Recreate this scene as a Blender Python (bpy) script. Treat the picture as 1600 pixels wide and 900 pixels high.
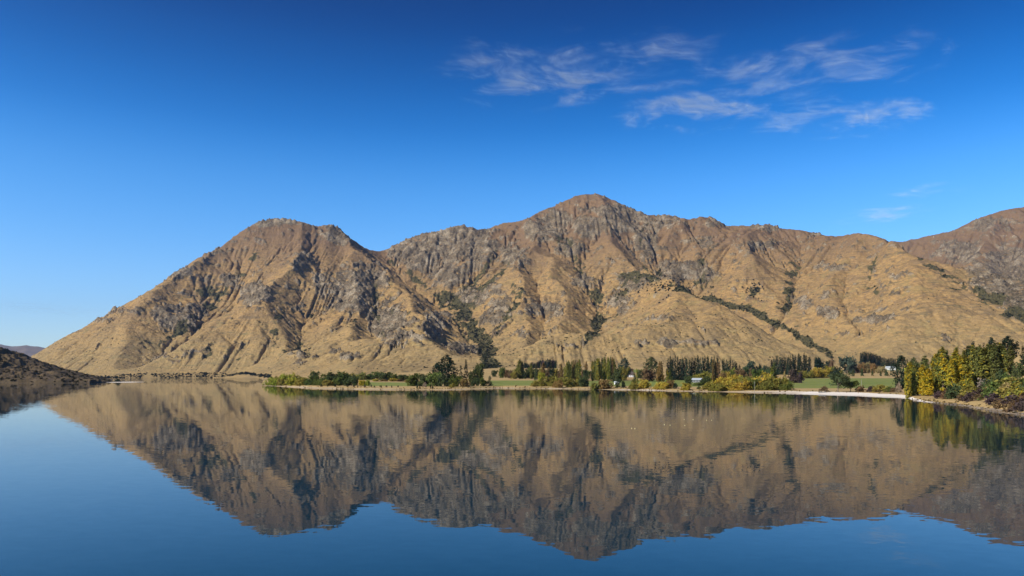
import bpy, math, random
import numpy as np

for o in list(bpy.data.objects):
    bpy.data.objects.remove(o)

# ------------------------------------------------------------------ camera, sky, sun, exposure
SC = bpy.context.scene
F, CX, HZ, HC = 1165.0, 800.0, 586.0, 14.0     # focal length and horizon row in photo pixels, eye height above the lake in metres
cam_d = bpy.data.cameras.new("camera")
cam = bpy.data.objects.new("camera", cam_d)
SC.collection.objects.link(cam)
cam.location = (0, 0, HC)
cam.rotation_euler = (math.radians(90), 0, 0)
cam_d.sensor_width = 36.0
cam_d.lens = 36.0 * F / 1600.0
cam_d.shift_y = (HZ - 450.0) / 1600.0
cam_d.clip_start = 0.5
cam_d.clip_end = 80000.0
SC.camera = cam

SUN_TO = np.array((-0.85, -0.52, 0.0)); SUN_EL = math.radians(35.0)
SUN_AZ = math.atan2(SUN_TO[0], SUN_TO[1])
world = bpy.data.worlds.new("World")
SC.world = world
world.use_nodes = True
wn, wl = world.node_tree.nodes, world.node_tree.links
wn.clear()
w_out = wn.new("ShaderNodeOutputWorld")
w_bg = wn.new("ShaderNodeBackground")
w_sky = wn.new("ShaderNodeTexSky")
w_sky.sky_type = 'NISHITA'
w_sky.sun_disc = False
w_sky.sun_elevation = SUN_EL
w_sky.sun_rotation = SUN_AZ
w_sky.altitude = 300.0
w_sky.air_density = 1.0
w_sky.dust_density = 0.3
w_sky.ozone_density = 3.0
# the sky's own gradient, deepened with height the way the photograph's clear dry air shows it
w_tc = wn.new("ShaderNodeTexCoord"); w_sp = wn.new("ShaderNodeSeparateXYZ"); w_mr = wn.new("ShaderNodeMapRange")
w_mr.inputs[1].default_value = 0.0; w_mr.inputs[2].default_value = 1.0
w_rp = wn.new("ShaderNodeValToRGB"); w_rp.color_ramp.interpolation = 'B_SPLINE'
_st = [(0.0, (.98, 1.15, 1.36)), (0.05, (.95, 1.14, 1.38)), (0.10, (.82, 1.13, 1.44)), (0.17, (.54, 1.04, 1.46)), (0.245, (.33, .93, 1.42)), (0.31, (.06, .63, 1.20)), (0.40, (.008, .28, .68)), (0.46, (.0, .17, .48)), (0.60, (.07, .20, .44)), (1.0, (.14, .24, .40))]
_cr = w_rp.color_ramp
while len(_cr.elements) < len(_st): _cr.elements.new(0.5)
for _e, (_p, _c) in zip(_cr.elements, _st):
    _e.position = _p; _e.color = (_c[0] / 1.5, _c[1] / 1.5, _c[2] / 1.5, 1)
w_mx = wn.new("ShaderNodeMix"); w_mx.data_type = 'RGBA'; w_mx.blend_type = 'MULTIPLY'; w_mx.inputs[0].default_value = 1.0
wl.new(w_tc.outputs["Generated"], w_sp.inputs[0]); wl.new(w_sp.outputs[2], w_mr.inputs[0]); wl.new(w_mr.outputs[0], w_rp.inputs[0])
wl.new(w_sky.outputs[0], w_mx.inputs[6]); wl.new(w_rp.outputs[0], w_mx.inputs[7])
w_bg.inputs["Strength"].default_value = 0.15
wl.new(w_mx.outputs[2], w_bg.inputs["Color"])
wl.new(w_bg.outputs[0], w_out.inputs["Surface"])

sun_d = bpy.data.lights.new("sun", 'SUN')
sun_d.energy = 4.9
sun_d.angle = math.radians(0.5)
sun_d.color = (1.0, 0.93, 0.82)
sun = bpy.data.objects.new("sun", sun_d)
SC.collection.objects.link(sun)
from mathutils import Vector
_d = Vector((math.sin(SUN_AZ) * math.cos(SUN_EL), math.cos(SUN_AZ) * math.cos(SUN_EL), math.sin(SUN_EL)))
sun.rotation_euler = (-_d).to_track_quat('-Z', 'Y').to_euler()
sun.location = (-800, -420, 900)

SC.render.engine = 'CYCLES'
SC.view_settings.view_transform = 'Standard'
SC.view_settings.look = 'None'
SC.view_settings.exposure = 0.5
SC.view_settings.gamma = 1.0
SC.view_settings.use_curve_mapping = False
SC.cycles.max_bounces = 6
SC.cycles.diffuse_bounces = 2
SC.cycles.glossy_bounces = 3
SC.cycles.transmission_bounces = 3
SC.cycles.transparent_max_bounces = 12
SC.cycles.volume_bounces = 0
SC.cycles.use_denoising = True
try:
    SC.cycles.denoiser = 'OPENIMAGEDENOISE'
except Exception:
    pass

COL = SC.collection

# ------------------------------------------------------------------ helpers
def PX(px, py, Y):
    """The point seen at photo pixel (px, py) that stands Y metres out."""
    return ((px - CX) / F * Y, Y, HC + (HZ - py) / F * Y)

def sstep(a, b, x):
    t = np.clip((x - a) / (b - a), 0, 1)
    return t * t * (3 - 2 * t)

def _hash(ix, iy, iz, seed):
    h = (ix.astype(np.int64) * 374761393 + iy.astype(np.int64) * 668265263 + iz.astype(np.int64) * 2147483647 + seed * 1274126177) & 0xFFFFFFFF
    h = ((h ^ (h >> 13)) * 1274126177) & 0xFFFFFFFF
    h = h ^ (h >> 16)
    return (h & 0xFFFF).astype(np.float32) / 32767.5 - 1.0

def vnoise(x, y, z=None, seed=0):
    """Smooth value noise in -1..1."""
    if z is None:
        fx, fy = np.floor(x), np.floor(y)
        ix, iy = fx.astype(np.int64), fy.astype(np.int64)
        iz = np.zeros_like(ix)
        u, v = (x - fx).astype(np.float32), (y - fy).astype(np.float32)
        u = u * u * u * (u * (u * 6 - 15) + 10); v = v * v * v * (v * (v * 6 - 15) + 10)
        a = _hash(ix, iy, iz, seed); b = _hash(ix + 1, iy, iz, seed)
        c = _hash(ix, iy + 1, iz, seed); d = _hash(ix + 1, iy + 1, iz, seed)
        return (a + (b - a) * u) * (1 - v) + (c + (d - c) * u) * v
    fx, fy, fz = np.floor(x), np.floor(y), np.floor(z)
    ix, iy, iz = fx.astype(np.int64), fy.astype(np.int64), fz.astype(np.int64)
    u, v, w = (x - fx).astype(np.float32), (y - fy).astype(np.float32), (z - fz).astype(np.float32)
    u = u * u * (3 - 2 * u); v = v * v * (3 - 2 * v); w = w * w * (3 - 2 * w)
    def lay(k):
        a = _hash(ix, iy, iz + k, seed); b = _hash(ix + 1, iy, iz + k, seed)
        c = _hash(ix, iy + 1, iz + k, seed); d = _hash(ix + 1, iy + 1, iz + k, seed)
        return (a + (b - a) * u) * (1 - v) + (c + (d - c) * u) * v
    l0 = lay(0)
    return l0 + (lay(1) - l0) * w

def fbm(x, y, z=None, octaves=5, seed=0, gain=0.5, ridged=False):
    out, amp, tot, f = 0.0, 1.0, 0.0, 1.0
    for k in range(octaves):
        n = vnoise(x * f + 17.3 * k, y * f - 9.1 * k, None if z is None else z * f + 4.7 * k, seed + k * 31)
        if ridged:
            n = 1 - 2 * np.abs(n)
        out = out + n * amp
        tot += amp
        amp *= gain
        f *= 2.03
    return out / tot

def new_mat(name):
    m = bpy.data.materials.new(name)
    m.use_nodes = True
    m.node_tree.nodes.clear()
    return m, m.node_tree.nodes, m.node_tree.links

def grid_mesh(name, P, faces_mask=None):
    """A mesh from a (rows, columns, 3) array of points."""
    R, C = P.shape[:2]
    idx = np.arange(R * C).reshape(R, C)
    q = np.stack([idx[:-1, :-1], idx[:-1, 1:], idx[1:, 1:], idx[1:, :-1]], -1).reshape(-1, 4)
    if faces_mask is not None:
        q = q[faces_mask.reshape(-1)]
    return poly_mesh(name, P.reshape(-1, 3), q)

def poly_mesh(name, V, Q, smooth=True):
    """A mesh from vertices V (n,3) and equal-sided faces Q (m,k); vertices that no face uses are dropped. Returns mesh and the kept vertices."""
    used = np.zeros(len(V), bool); used[Q.reshape(-1)] = True
    remap = np.cumsum(used) - 1
    V2 = V[used]; Q2 = remap[Q]
    k = Q2.shape[1]
    me = bpy.data.meshes.new(name)
    me.vertices.add(len(V2)); me.vertices.foreach_set("co", V2.astype(np.float32).reshape(-1))
    me.loops.add(Q2.size); me.loops.foreach_set("vertex_index", Q2.astype(np.int32).reshape(-1))
    me.polygons.add(len(Q2)); me.polygons.foreach_set("loop_start", np.arange(0, Q2.size, k, dtype=np.int32))
    me.update(calc_edges=True)
    me.polygons.foreach_set("use_smooth", np.full(len(Q2), smooth))
    me.validate()
    return me, used

def attr(me, name, vals):
    a = me.attributes.new(name, 'FLOAT', 'POINT')
    a.data.foreach_set("value", np.ascontiguousarray(vals, dtype=np.float32).reshape(-1))

def link(name, me, mat=None, parent=None, **props):
    o = bpy.data.objects.new(name, me)
    COL.objects.link(o)
    if mat is not None and not me.materials:
        me.materials.append(mat)
    if parent is not None:
        o.parent = parent
    for k, v in props.items():
        if v is not None:
            o[k] = v
    return o

class NB:
    """Short-hand for shader nodes."""
    def __init__(s, nodes, links): s.n, s.l = nodes, links
    def set(s, sock, v):
        if isinstance(v, bpy.types.NodeSocket): s.l.new(v, sock)
        else: sock.default_value = v
    def math(s, op, a, b=0.0, c=None, clamp=False):
        m = s.n.new("ShaderNodeMath"); m.operation = op; m.use_clamp = clamp
        s.set(m.inputs[0], a); s.set(m.inputs[1], b)
        if c is not None: s.set(m.inputs[2], c)
        return m.outputs[0]
    def mix(s, fac, a, b, blend='MIX'):
        m = s.n.new("ShaderNodeMix"); m.data_type = 'RGBA'; m.blend_type = blend
        s.set(m.inputs[0], fac); s.set(m.inputs[6], a); s.set(m.inputs[7], b)
        return m.outputs[2]
    def noise(s, vec, scale, detail=4.0, rough=0.55, dist=0.0):
        t = s.n.new("ShaderNodeTexNoise"); s.set(t.inputs["Vector"], vec)
        t.inputs["Scale"].default_value = scale; t.inputs["Detail"].default_value = detail
        t.inputs["Roughness"].default_value = rough; t.inputs["Distortion"].default_value = dist
        return t.outputs["Fac"]
    def ramp(s, v, lo, hi, a=0.0, b=1.0):
        m = s.n.new("ShaderNodeMapRange"); m.clamp = True; m.interpolation_type = 'SMOOTHSTEP'
        s.set(m.inputs[0], v); m.inputs[1].default_value = lo; m.inputs[2].default_value = hi
        m.inputs[3].default_value = a; m.inputs[4].default_value = b
        return m.outputs[0]
    def attr(s, name):
        a = s.n.new("ShaderNodeAttribute"); a.attribute_name = name
        return a.outputs["Fac"]
    def scaled(s, vec, xyz):
        m = s.n.new("ShaderNodeMapping"); s.set(m.inputs["Vector"], vec); m.inputs["Scale"].default_value = xyz
        return m.outputs[0]

def rgb(r, g, b): return (r, g, b, 1.0)
# ------------------------------------------------------------------ mountains: ridges and gullies laid out in plan, then worn by running water
def poly3(pts): return np.array([PX(*p) for p in pts])

RIDGES = [   # (slope of the flanks, radius of the crest, points as photo pixel and distance out)
    ((0.52, 0.6), 40, [(34, 580, 5150), (60, 555, 5200), (100, 528, 5250), (160, 497, 5350), (200, 473, 5400)]),
    ((0.66, 0.68), 60, [(160, 497, 5350), (240, 450, 5450), (275, 425, 5500), (310, 402, 5500), (375, 363, 5600), (400, 347, 5600), (440, 340, 5600), (500, 354, 5650), (513, 348, 5700), (525, 353, 5750), (545, 370, 5900), (575, 390, 6100), (597, 393, 6300)]),
    (0.70, 40, [(597, 393, 6300), (625, 378, 6300), (660, 364, 6300), (690, 360, 6250), (718, 350, 6200), (740, 357, 6250), (755, 359, 6300), (785, 349, 6250), (815, 345, 6200), (850, 328, 6100), (880, 315, 6050), (905, 304, 6000), (935, 303, 6000), (960, 313, 6000), (990, 327, 6000), (1020, 337, 5950), (1045, 335, 5900), (1075, 343, 5900), (1100, 338, 5900), (1115, 340, 5950), (1135, 353, 6000), (1170, 352, 5900), (1200, 350, 5800), (1225, 357, 5800), (1265, 362, 5850), (1310, 370, 5600)]),
    ((0.42, 0.62), 60, [(1200, 350, 5800), (1265, 366, 5700), (1300, 372, 5300), (1340, 363, 4800), (1370, 370, 4600), (1400, 384, 4500), (1450, 410, 4250), (1500, 435, 4050), (1560, 475, 3800), (1600, 497, 3600), (1680, 545, 3200)]),
    (0.62, 60, [(1340, 440, 8600), (1380, 392, 7600), (1440, 371, 7500), (1490, 360, 7300), (1530, 340, 7200), (1570, 328, 7100), (1600, 323, 7000), (1660, 308, 6950), (1740, 300, 6900), (1850, 320, 6800), (2000, 360, 6500)]),
    (0.62, 40, [(1570, 328, 7100), (1530, 400, 6200), (1560, 440, 5600), (1600, 480, 5100)]),
    (0.62, 40, [(1660, 308, 6950), (1640, 380, 6000), (1660, 440, 5200), (1700, 500, 4500)]),
    # front spur that runs down to the right before the main valley
    ((0.40, 0.85), 25, [(935, 303, 6000), (960, 345, 5500), (985, 385, 5000), (1005, 415, 4600), (1060, 440, 4350), (1130, 475, 4000), (1180, 490, 3800), (1220, 510, 3600), (1260, 532, 3300), (1300, 556, 3000)]),
    # central buttress below the main peak
    ((0.56, 0.85), 20, [(905, 304, 6000), (880, 345, 5700), (848, 392, 5250), (870, 415, 4950), (890, 440, 4700), (905, 470, 4400), (900, 510, 4000), (890, 545, 3500)]),
    ((0.56, 0.85), 20, [(848, 392, 5250), (815, 425, 4900), (800, 460, 4600), (800, 500, 4200), (815, 545, 3500)]),
    (0.66, 30, [(815, 345, 6200), (790, 372, 5850), (765, 398, 5500), (745, 430, 5150), (725, 462, 4850)]),
    (0.72, 30, [(718, 350, 6200), (735, 375, 5900), (722, 410, 5600), (705, 440, 5250)]),
    (0.72, 30, [(660, 364, 6300), (668, 390, 6000), (672, 420, 5650)]),
    # shoulder between the left mountain and the dark gully
    ((0.46, 0.95), 20, [(575, 390, 6100), (598, 402, 5700), (622, 425, 5250), (660, 447, 4900), (700, 474, 4500), (735, 505, 4100), (752, 545, 3600)]),
    (0.62, 50, [(622, 425, 5250), (618, 462, 4700), (628, 500, 4250), (650, 545, 3600)]),
    # spurs on the front of the left mountain
    ((0.62, 0.55), 70, [(440, 340, 5600), (470, 372, 5250), (462, 405, 4950), (440, 440, 4800), (430, 480, 4550), (420, 530, 4200)]),
    ((0.58, 0.62), 40, [(513, 348, 5700), (540, 385, 5350), (560, 415, 5000), (548, 450, 4700), (535, 500, 4200), (520, 545, 3700)]),
    ((0.64, 0.64), 50, [(375, 363, 5600), (340, 410, 5250), (320, 455, 4900), (270, 500, 4550), (215, 540, 4200)]),
    ((0.56, 0.62), 40, [(420, 400, 5150), (385, 450, 4800), (340, 500, 4550), (300, 545, 4250)]),
    # spurs that come down from the right of the skyline
    (0.64, 40, [(1045, 335, 5900), (1060, 370, 5600), (1085, 400, 5300), (1095, 425, 5000)]),
    ((0.55, 0.9), 20, [(1135, 353, 6000), (1150, 375, 5500), (1166, 393, 5150), (1200, 425, 4800), (1225, 458, 4500), (1215, 485, 4200)]),
    (0.64, 40, [(1166, 393, 5150), (1140, 430, 4800), (1150, 460, 4500)]),
    ((0.5, 0.7), 40, [(1340, 363, 4800), (1300, 400, 4550), (1275, 440, 4300), (1262, 480, 4000), (1290, 530, 3400)]),
    (0.55, 80, [(1340, 363, 4800), (1360, 420, 4400), (1390, 470, 3950), (1400, 520, 3500)]),
]
GULLIES = [  # (slope of the sides, points)
    (0.52, [(604, 404, 6050), (640, 440, 5500), (690, 478, 5000), (718, 506, 4500), (748, 542, 4000), (764, 562, 3600), (768, 575, 3100)]),
    (0.60, [(775, 392, 5600), (742, 436, 5200), (712, 468, 4700)]),
    (0.60, [(690, 400, 5800), (692, 430, 5400), (695, 455, 5050)]),
    (0.52, [(885, 378, 5650), (908, 428, 5100), (930, 470, 4650), (936, 502, 4250), (925, 532, 3850), (930, 562, 3300)]),
    (0.60, [(955, 400, 5100), (965, 450, 4700), (940, 495, 4200)]),
    (0.60, [(840, 430, 4900), (850, 490, 4300), (850, 545, 3550)]),
    (0.48, [(1020, 372, 5700), (1040, 430, 5100), (1090, 476, 4700), (1150, 510, 4300), (1210, 536, 3900), (1260, 558, 3500), (1310, 573, 3000)]),
    (0.60, [(1250, 385, 5400), (1245, 430, 4900), (1240, 465, 4500), (1222, 500, 4050)]),
    (0.60, [(1380, 404, 6500), (1440, 440, 5900), (1500, 482, 5300), (1570, 520, 4600), (1650, 552, 3900)]),
    (0.42, [(400, 380, 5350), (370, 445, 4950), (320, 495, 4600), (255, 545, 4150), (200, 572, 3800)]),
    (0.42, [(500, 415, 5150), (505, 445, 4850), (480, 500, 4400), (470, 550, 3800)]),
    (0.60, [(585, 430, 5150), (590, 480, 4600), (590, 545, 3700)]),
    (0.55, [(1330, 420, 4450), (1325, 470, 4000), (1350, 530, 3400)]),
]

def segs(X, Y, A):
    """For each leg of a polyline: distance in plan, height along it, and how far a point lies on its lake-and-sun side (0..1)."""
    for (x0, y0, z0), (x1, y1, z1) in zip(A[:-1], A[1:]):
        dx, dy = x1 - x0, y1 - y0
        t = np.clip(((X - x0) * dx + (Y - y0) * dy) / (dx * dx + dy * dy + 1e-9), 0, 1)
        ex, ey = x0 + t * dx - X, y0 + t * dy - Y
        d = np.hypot(ex, ey)
        yield d, z0 + t * (z1 - z0), 0.5 + 0.5 * (0.80 * ey + 0.60 * ex) / (d + 1.0)

CELL = 13.0
gx = np.arange(-6000, 6300, CELL); gy = np.arange(2300, 7900, CELL)
GX, GY = np.meshgrid(gx, gy)
wx = 90 * fbm(GX / 700, GY / 700, octaves=4, seed=11); wy = 90 * fbm(GX / 700, GY / 700, octaves=4, seed=12)
H = np.full(GX.shape, -300.0)
for sl, rad, pts in RIDGES:
    s0, s1 = sl if isinstance(sl, tuple) else (sl, sl)      # towards the lake and the sun, away from them
    c = np.full(GX.shape, -1e4)
    for d, z, fr in segs(GX + wx, GY + wy, poly3(pts)):
        c = np.maximum(c, z - (s1 + (s0 - s1) * sstep(0.2, 0.8, fr)) * (np.sqrt(d * d + rad * rad) - rad))
    k = 30.0
    hi = np.maximum(H, c); H = hi + k * np.log1p(np.exp(-np.abs(H - c) / k)) * 0.6
for sl, pts in GULLIES:
    c = np.full(GX.shape, 1e4)
    for d, z, fr in segs(GX + 0.5 * wx, GY + 0.5 * wy, poly3(pts)):
        c = np.minimum(c, z - 10 + sl * (np.sqrt(d * d + 400) - 20) + 0.0004 * d * d)
    H = np.where(c < H, c + 0.05 * (H - c), H)
GPX = CX + GX / GY * F
FY_ = np.minimum(GY, 3500); FL = 0.10 * (np.minimum(GY, 4300) - 3750) - 2 - 0.15 * np.maximum(GY - 4600, 0)
FAN = 26 + 0.055 * (FY_ - 2300) + 0.00003 * np.maximum(FY_ - 2600, 0) ** 2 - 0.05 * np.maximum(GY - 3700, 0)
fl = np.interp(GPX, [425, 540], [1, 0]); FAN = FAN * (1 - fl) + FL * fl
FAN = FAN - 44 * (1 - sstep(2320, 2600, GY)) + 9 * fbm(GX / 300, GY / 300, octaves=4, seed=7)
hi = np.maximum(H, FAN); H = hi + 16 * np.log1p(np.exp(-np.abs(H - FAN) / 16)) - 8
H = H + 40 * fbm(GX / 420, GY / 420, octaves=5, seed=3) * sstep(0, 250, H)

def route(H, acc, iters):
    """Steepest-descent receivers and upslope area (in cells)."""
    R, C = H.shape
    best = np.zeros(H.shape); rcv = np.arange(R * C).reshape(R, C)
    ids = np.arange(R * C).reshape(R, C)
    for dr in (-1, 0, 1):
        for dc in (-1, 0, 1):
            if dr == 0 and dc == 0: continue
            a0, a1 = max(0, -dr), R - max(0, dr); b0, b1 = max(0, -dc), C - max(0, dc)
            s = (H[a0:a1, b0:b1] - H[a0 + dr:a1 + dr, b0 + dc:b1 + dc]) / (CELL * math.hypot(dr, dc))
            cur = best[a0:a1, b0:b1]; m = s > cur
            cur[m] = s[m]
            rr = rcv[a0:a1, b0:b1]; rr[m] = ids[a0 + dr:a1 + dr, b0 + dc:b1 + dc][m]
    r = rcv.reshape(-1); own = r == ids.reshape(-1)
    A = acc.reshape(-1)
    for _ in range(iters):
        w = np.where(own, 0.0, A)
        A = 1.0 + np.bincount(r, weights=w, minlength=R * C)
    return best, r, A.reshape(R, C)

def blur(a, n=1):
    for _ in range(n):
        p = np.pad(a, 1, mode='edge')
        a = (p[:-2, 1:-1] + p[2:, 1:-1] + p[1:-1, :-2] + p[1:-1, 2:] + 4 * p[1:-1, 1:-1]) / 8
    return a

def weight():
    """Where running water bites: hard on the steep broken faces, little on the smooth grass spurs at the right and far left."""
    gp = CX + GX / GY * F
    w = 1.0 - 0.74 * sstep(930, 1010, gp) * sstep(5200, 4600, GY) - 0.45 * sstep(500, 400, gp) - 0.15 * sstep(300, 200, gp)
    return w
def wear(H, n, K, dif, first, rest):
    global ACC
    W = weight()
    for it in range(n):
        S, RCV, ACC = route(H, ACC, first if it == 0 else rest)
        inc = K * W * np.power(ACC * (CELL / 13.0) ** 2, 0.45) * S
        drop = (H - H.reshape(-1)[RCV].reshape(H.shape))
        H = H - np.minimum(inc, 0.45 * drop) * sstep(-20, 60, H)
        if dif: H = H + dif * (blur(H) - H)
    return H
H = H + 26 * fbm((GX - 0.25 * GY) / 800, (GY + 0.12 * GX) / 120, octaves=4, seed=17) * sstep(480, 250, CX + GX / GY * F) * sstep(20, 200, H)
ACC = np.ones(H.shape)
H = wear(H, 12, 0.9, 0.30, 90, 26)
# the same again on a grid twice as fine, for the small gullies and sharp edges
def finer(A):
    h = np.empty((A.shape[0], A.shape[1] * 2 - 1)); h[:, ::2] = A; h[:, 1::2] = (A[:, 1:] + A[:, :-1]) / 2
    v = np.empty((A.shape[0] * 2 - 1, h.shape[1])); v[::2] = h; v[1::2] = (h[1:] + h[:-1]) / 2
    return v
H, GX, GY = blur(finer(H)), finer(GX), finer(GY)
CELL /= 2; gx, gy = GX[0], GY[:, 0]
H = H + (7 * fbm(GX / 130, GY / 130, octaves=4, seed=8) + 3 * fbm(GX / 35, GY / 35, octaves=2, seed=9)) * sstep(20, 160, H)
ACC = np.ones(H.shape)
H = wear(H, 8, 0.42, 0.15, 60, 16)
S, RCV, ACC = route(H, np.ones(H.shape), 400); ACC = ACC / 4

def sample(A, x, y):
    """Smooth look-up of a grid at plan positions."""
    u = np.clip((x - gx[0]) / CELL, 1, len(gx) - 3.001); v = np.clip((y - gy[0]) / CELL, 1, len(gy) - 3.001)
    i = np.floor(u).astype(int); j = np.floor(v).astype(int); fu, fv = u - i, v - j
    def w(t): return (-0.5 * t + t * t - 0.5 * t ** 3, 1 - 2.5 * t * t + 1.5 * t ** 3, 0.5 * t + 2 * t * t - 1.5 * t ** 3, -0.5 * t * t + 0.5 * t ** 3)
    wu, wv = w(fu), w(fv)
    out = 0
    for b in range(4):
        row = 0
        for a in range(4):
            row = row + wu[a] * A[j - 1 + b, i - 1 + a]
        out = out + wv[b] * row
    return out

# the finished sheet: fine near, coarser far
mc = np.linspace(-60, 1720, 1250); mr = np.exp(np.linspace(math.log(2320), math.log(7850), 720))
MPX, MY = np.meshgrid(mc, mr)
MX = (MPX - CX) / F * MY
MZ = sample(H, MX, MY)
MA = np.log2(np.maximum(sample(blur(ACC, 1), MX, MY), 1.0))

# the skyline of the photograph, as a gentle correction per direction
SKY = np.array([(-80, 600), (0, 584), (35, 568), (55, 554), (100, 527), (160, 497), (200, 473), (240, 450), (275, 425), (310, 402), (345, 385), (375, 363), (400, 347), (415, 343), (440, 340), (470, 346), (500, 355), (513, 348), (525, 353), (545, 370), (575, 390), (597, 393), (625, 378), (660, 364), (690, 360), (718, 350), (740, 357), (755, 359), (785, 349), (815, 345), (850, 328), (880, 315), (905, 304), (935, 303), (960, 313), (990, 327), (1020, 337), (1045, 335), (1075, 343), (1100, 338), (1115, 340), (1135, 353), (1170, 352), (1200, 350), (1225, 357), (1255, 360), (1290, 367), (1310, 370), (1340, 363), (1370, 370), (1405, 379), (1440, 371), (1490, 360), (1530, 340), (1570, 328), (1600, 323), (1660, 308), (1740, 300)], float)
def skyline_fix(MZ, width, lo=0.1, hi=1.5, t0=-40, t1=-35):
    tgt = HZ - np.interp(mc, SKY[:, 0], SKY[:, 1])
    top = ((MZ - HC) / MY * F).max(0)
    r = np.clip(tgt / np.maximum(top, 5), lo, hi)
    r = 1 + (r - 1) * sstep(t0, t1, tgt)
    k = np.exp(-0.5 * (np.arange(-60, 61) / width) ** 2); k /= k.sum()
    r = np.convolve(np.pad(r, 60, mode='edge'), k, mode='valid')
    return HC + (MZ - HC) * np.where(MZ > HC, r[None, :], 1.0)
MZ = skyline_fix(MZ, 8.0)
# ------------------------------------------------------------------ mountain surface: where rock, scrub and brown tussock grow, and the relief of each
ROCKS = [(547, 454, 42, 46, 1), (272, 498, 42, 22, 1), (305, 486, 26, 12, .8), (464, 407, 30, 14, .7), (399, 465, 26, 26, .9), (508, 443, 24, 26, .8), (468, 483, 13, 8, .8), (261, 563, 45, 9, .8),
 (605, 508, 30, 42, .9), (605, 541, 24, 12, .7), (457, 560, 36, 9, .7), (537, 557, 40, 7, .8), (185, 487, 40, 10, .6), (270, 424, 30, 12, .8), (330, 392, 30, 9, .7), (530, 364, 26, 16, 1), (420, 346, 40, 7, .9), (155, 502, 25, 8, .6),
 (587, 443, 24, 34, .9), (613, 522, 28, 28, .9), (653, 520, 40, 20, .9), (727, 547, 36, 9, .9), (643, 543, 26, 9, .8), (720, 382, 60, 42, 1), (660, 392, 48, 34, 1), (625, 390, 24, 16, .8), (853, 358, 34, 24, .9), (873, 343, 24, 16, .8),
 (917, 357, 22, 18, 1), (940, 330, 28, 10, .6), (977, 340, 40, 20, .9), (1010, 369, 20, 40, .9), (773, 490, 26, 46, .7), (740, 466, 30, 18, .7), (847, 487, 40, 12, .7), (800, 400, 30, 20, .7), (893, 540, 36, 7, .8), (913, 443, 26, 9, .8), (963, 477, 20, 14, .7),
 (990, 437, 26, 14, .9), (1022, 539, 46, 7, .9), (1072, 426, 50, 18, .9), (1040, 343, 30, 12, .8), (1120, 346, 22, 9, .8), (1200, 354, 36, 9, .8), (1276, 364, 16, 5, .8), (1188, 382, 30, 9, .7), (1060, 537, 70, 8, 1), (1256, 474, 20, 9, .7),
 (1292, 490, 22, 11, .8), (1300, 462, 14, 8, .8), (1304, 418, 42, 7, .6), (1372, 502, 44, 5, .6), (1565, 430, 60, 50, 1), (1590, 470, 40, 30, 1), (1552, 354, 40, 12, .6), (1500, 395, 50, 20, .5), (1040, 498, 42, 6, .6), (1472, 532, 24, 5, .7),
 (700, 430, 40, 20, .7), (830, 520, 40, 10, .5), (690, 500, 30, 12, .5), (230, 470, 26, 10, .6), (360, 440, 20, 16, .5), (960, 350, 30, 16, .7), (890, 390, 26, 14, .6), (1100, 380, 20, 14, .5)]
SCRUBS = [(760, 548, 12, 20, 1), (744, 522, 14, 16, 1), (700, 470, 18, 9, .9), (720, 486, 14, 12, .9), (928, 516, 20, 13, 1), (1100, 442, 32, 20, .9), (1232, 430, 11, 26, .9), (1220, 482, 9, 22, .9), (1252, 506, 20, 13, .9), (1364, 446, 26, 12, .8), (1360, 408, 10, 20, .6),
 (1176, 454, 12, 11, 1), (326, 454, 36, 13, .9), (424, 501, 26, 11, .8), (457, 545, 38, 18, .8), (323, 552, 12, 22, .8), (381, 559, 14, 13, .7), (243, 530, 32, 13, .7), (486, 488, 32, 8, .8), (807, 453, 9, 30, .8), (623, 490, 22, 9, .8), (623, 468, 12, 9, .9), (740, 500, 14, 20, .9),
 (977, 431, 22, 12, .9), (900, 417, 8, 30, .8), (350, 462, 30, 8, .8), (290, 512, 34, 9, .8), (660, 575, 40, 6, .7), (560, 500, 28, 12, .6), (1540, 470, 34, 24, .8), (1575, 490, 22, 14, 1), (1395, 415, 30, 5, .6), (1240, 470, 12, 8, .7), (1150, 420, 9, 14, .5), (880, 445, 12, 10, .5),
 (520, 520, 40, 8, .5), (400, 520, 30, 8, .5), (590, 560, 40, 7, .6), (1440, 412, 30, 6, .8), (1500, 450, 40, 7, .9), (945, 480, 7, 24, .8), (1140, 474, 22, 6, 1), (1165, 480, 20, 7, 1), (1190, 491, 18, 7, 1), (1212, 502, 16, 7, 1), (1235, 516, 14, 6, .9), (1090, 456, 20, 8, .7), (1260, 531, 14, 5, .7)]

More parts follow.
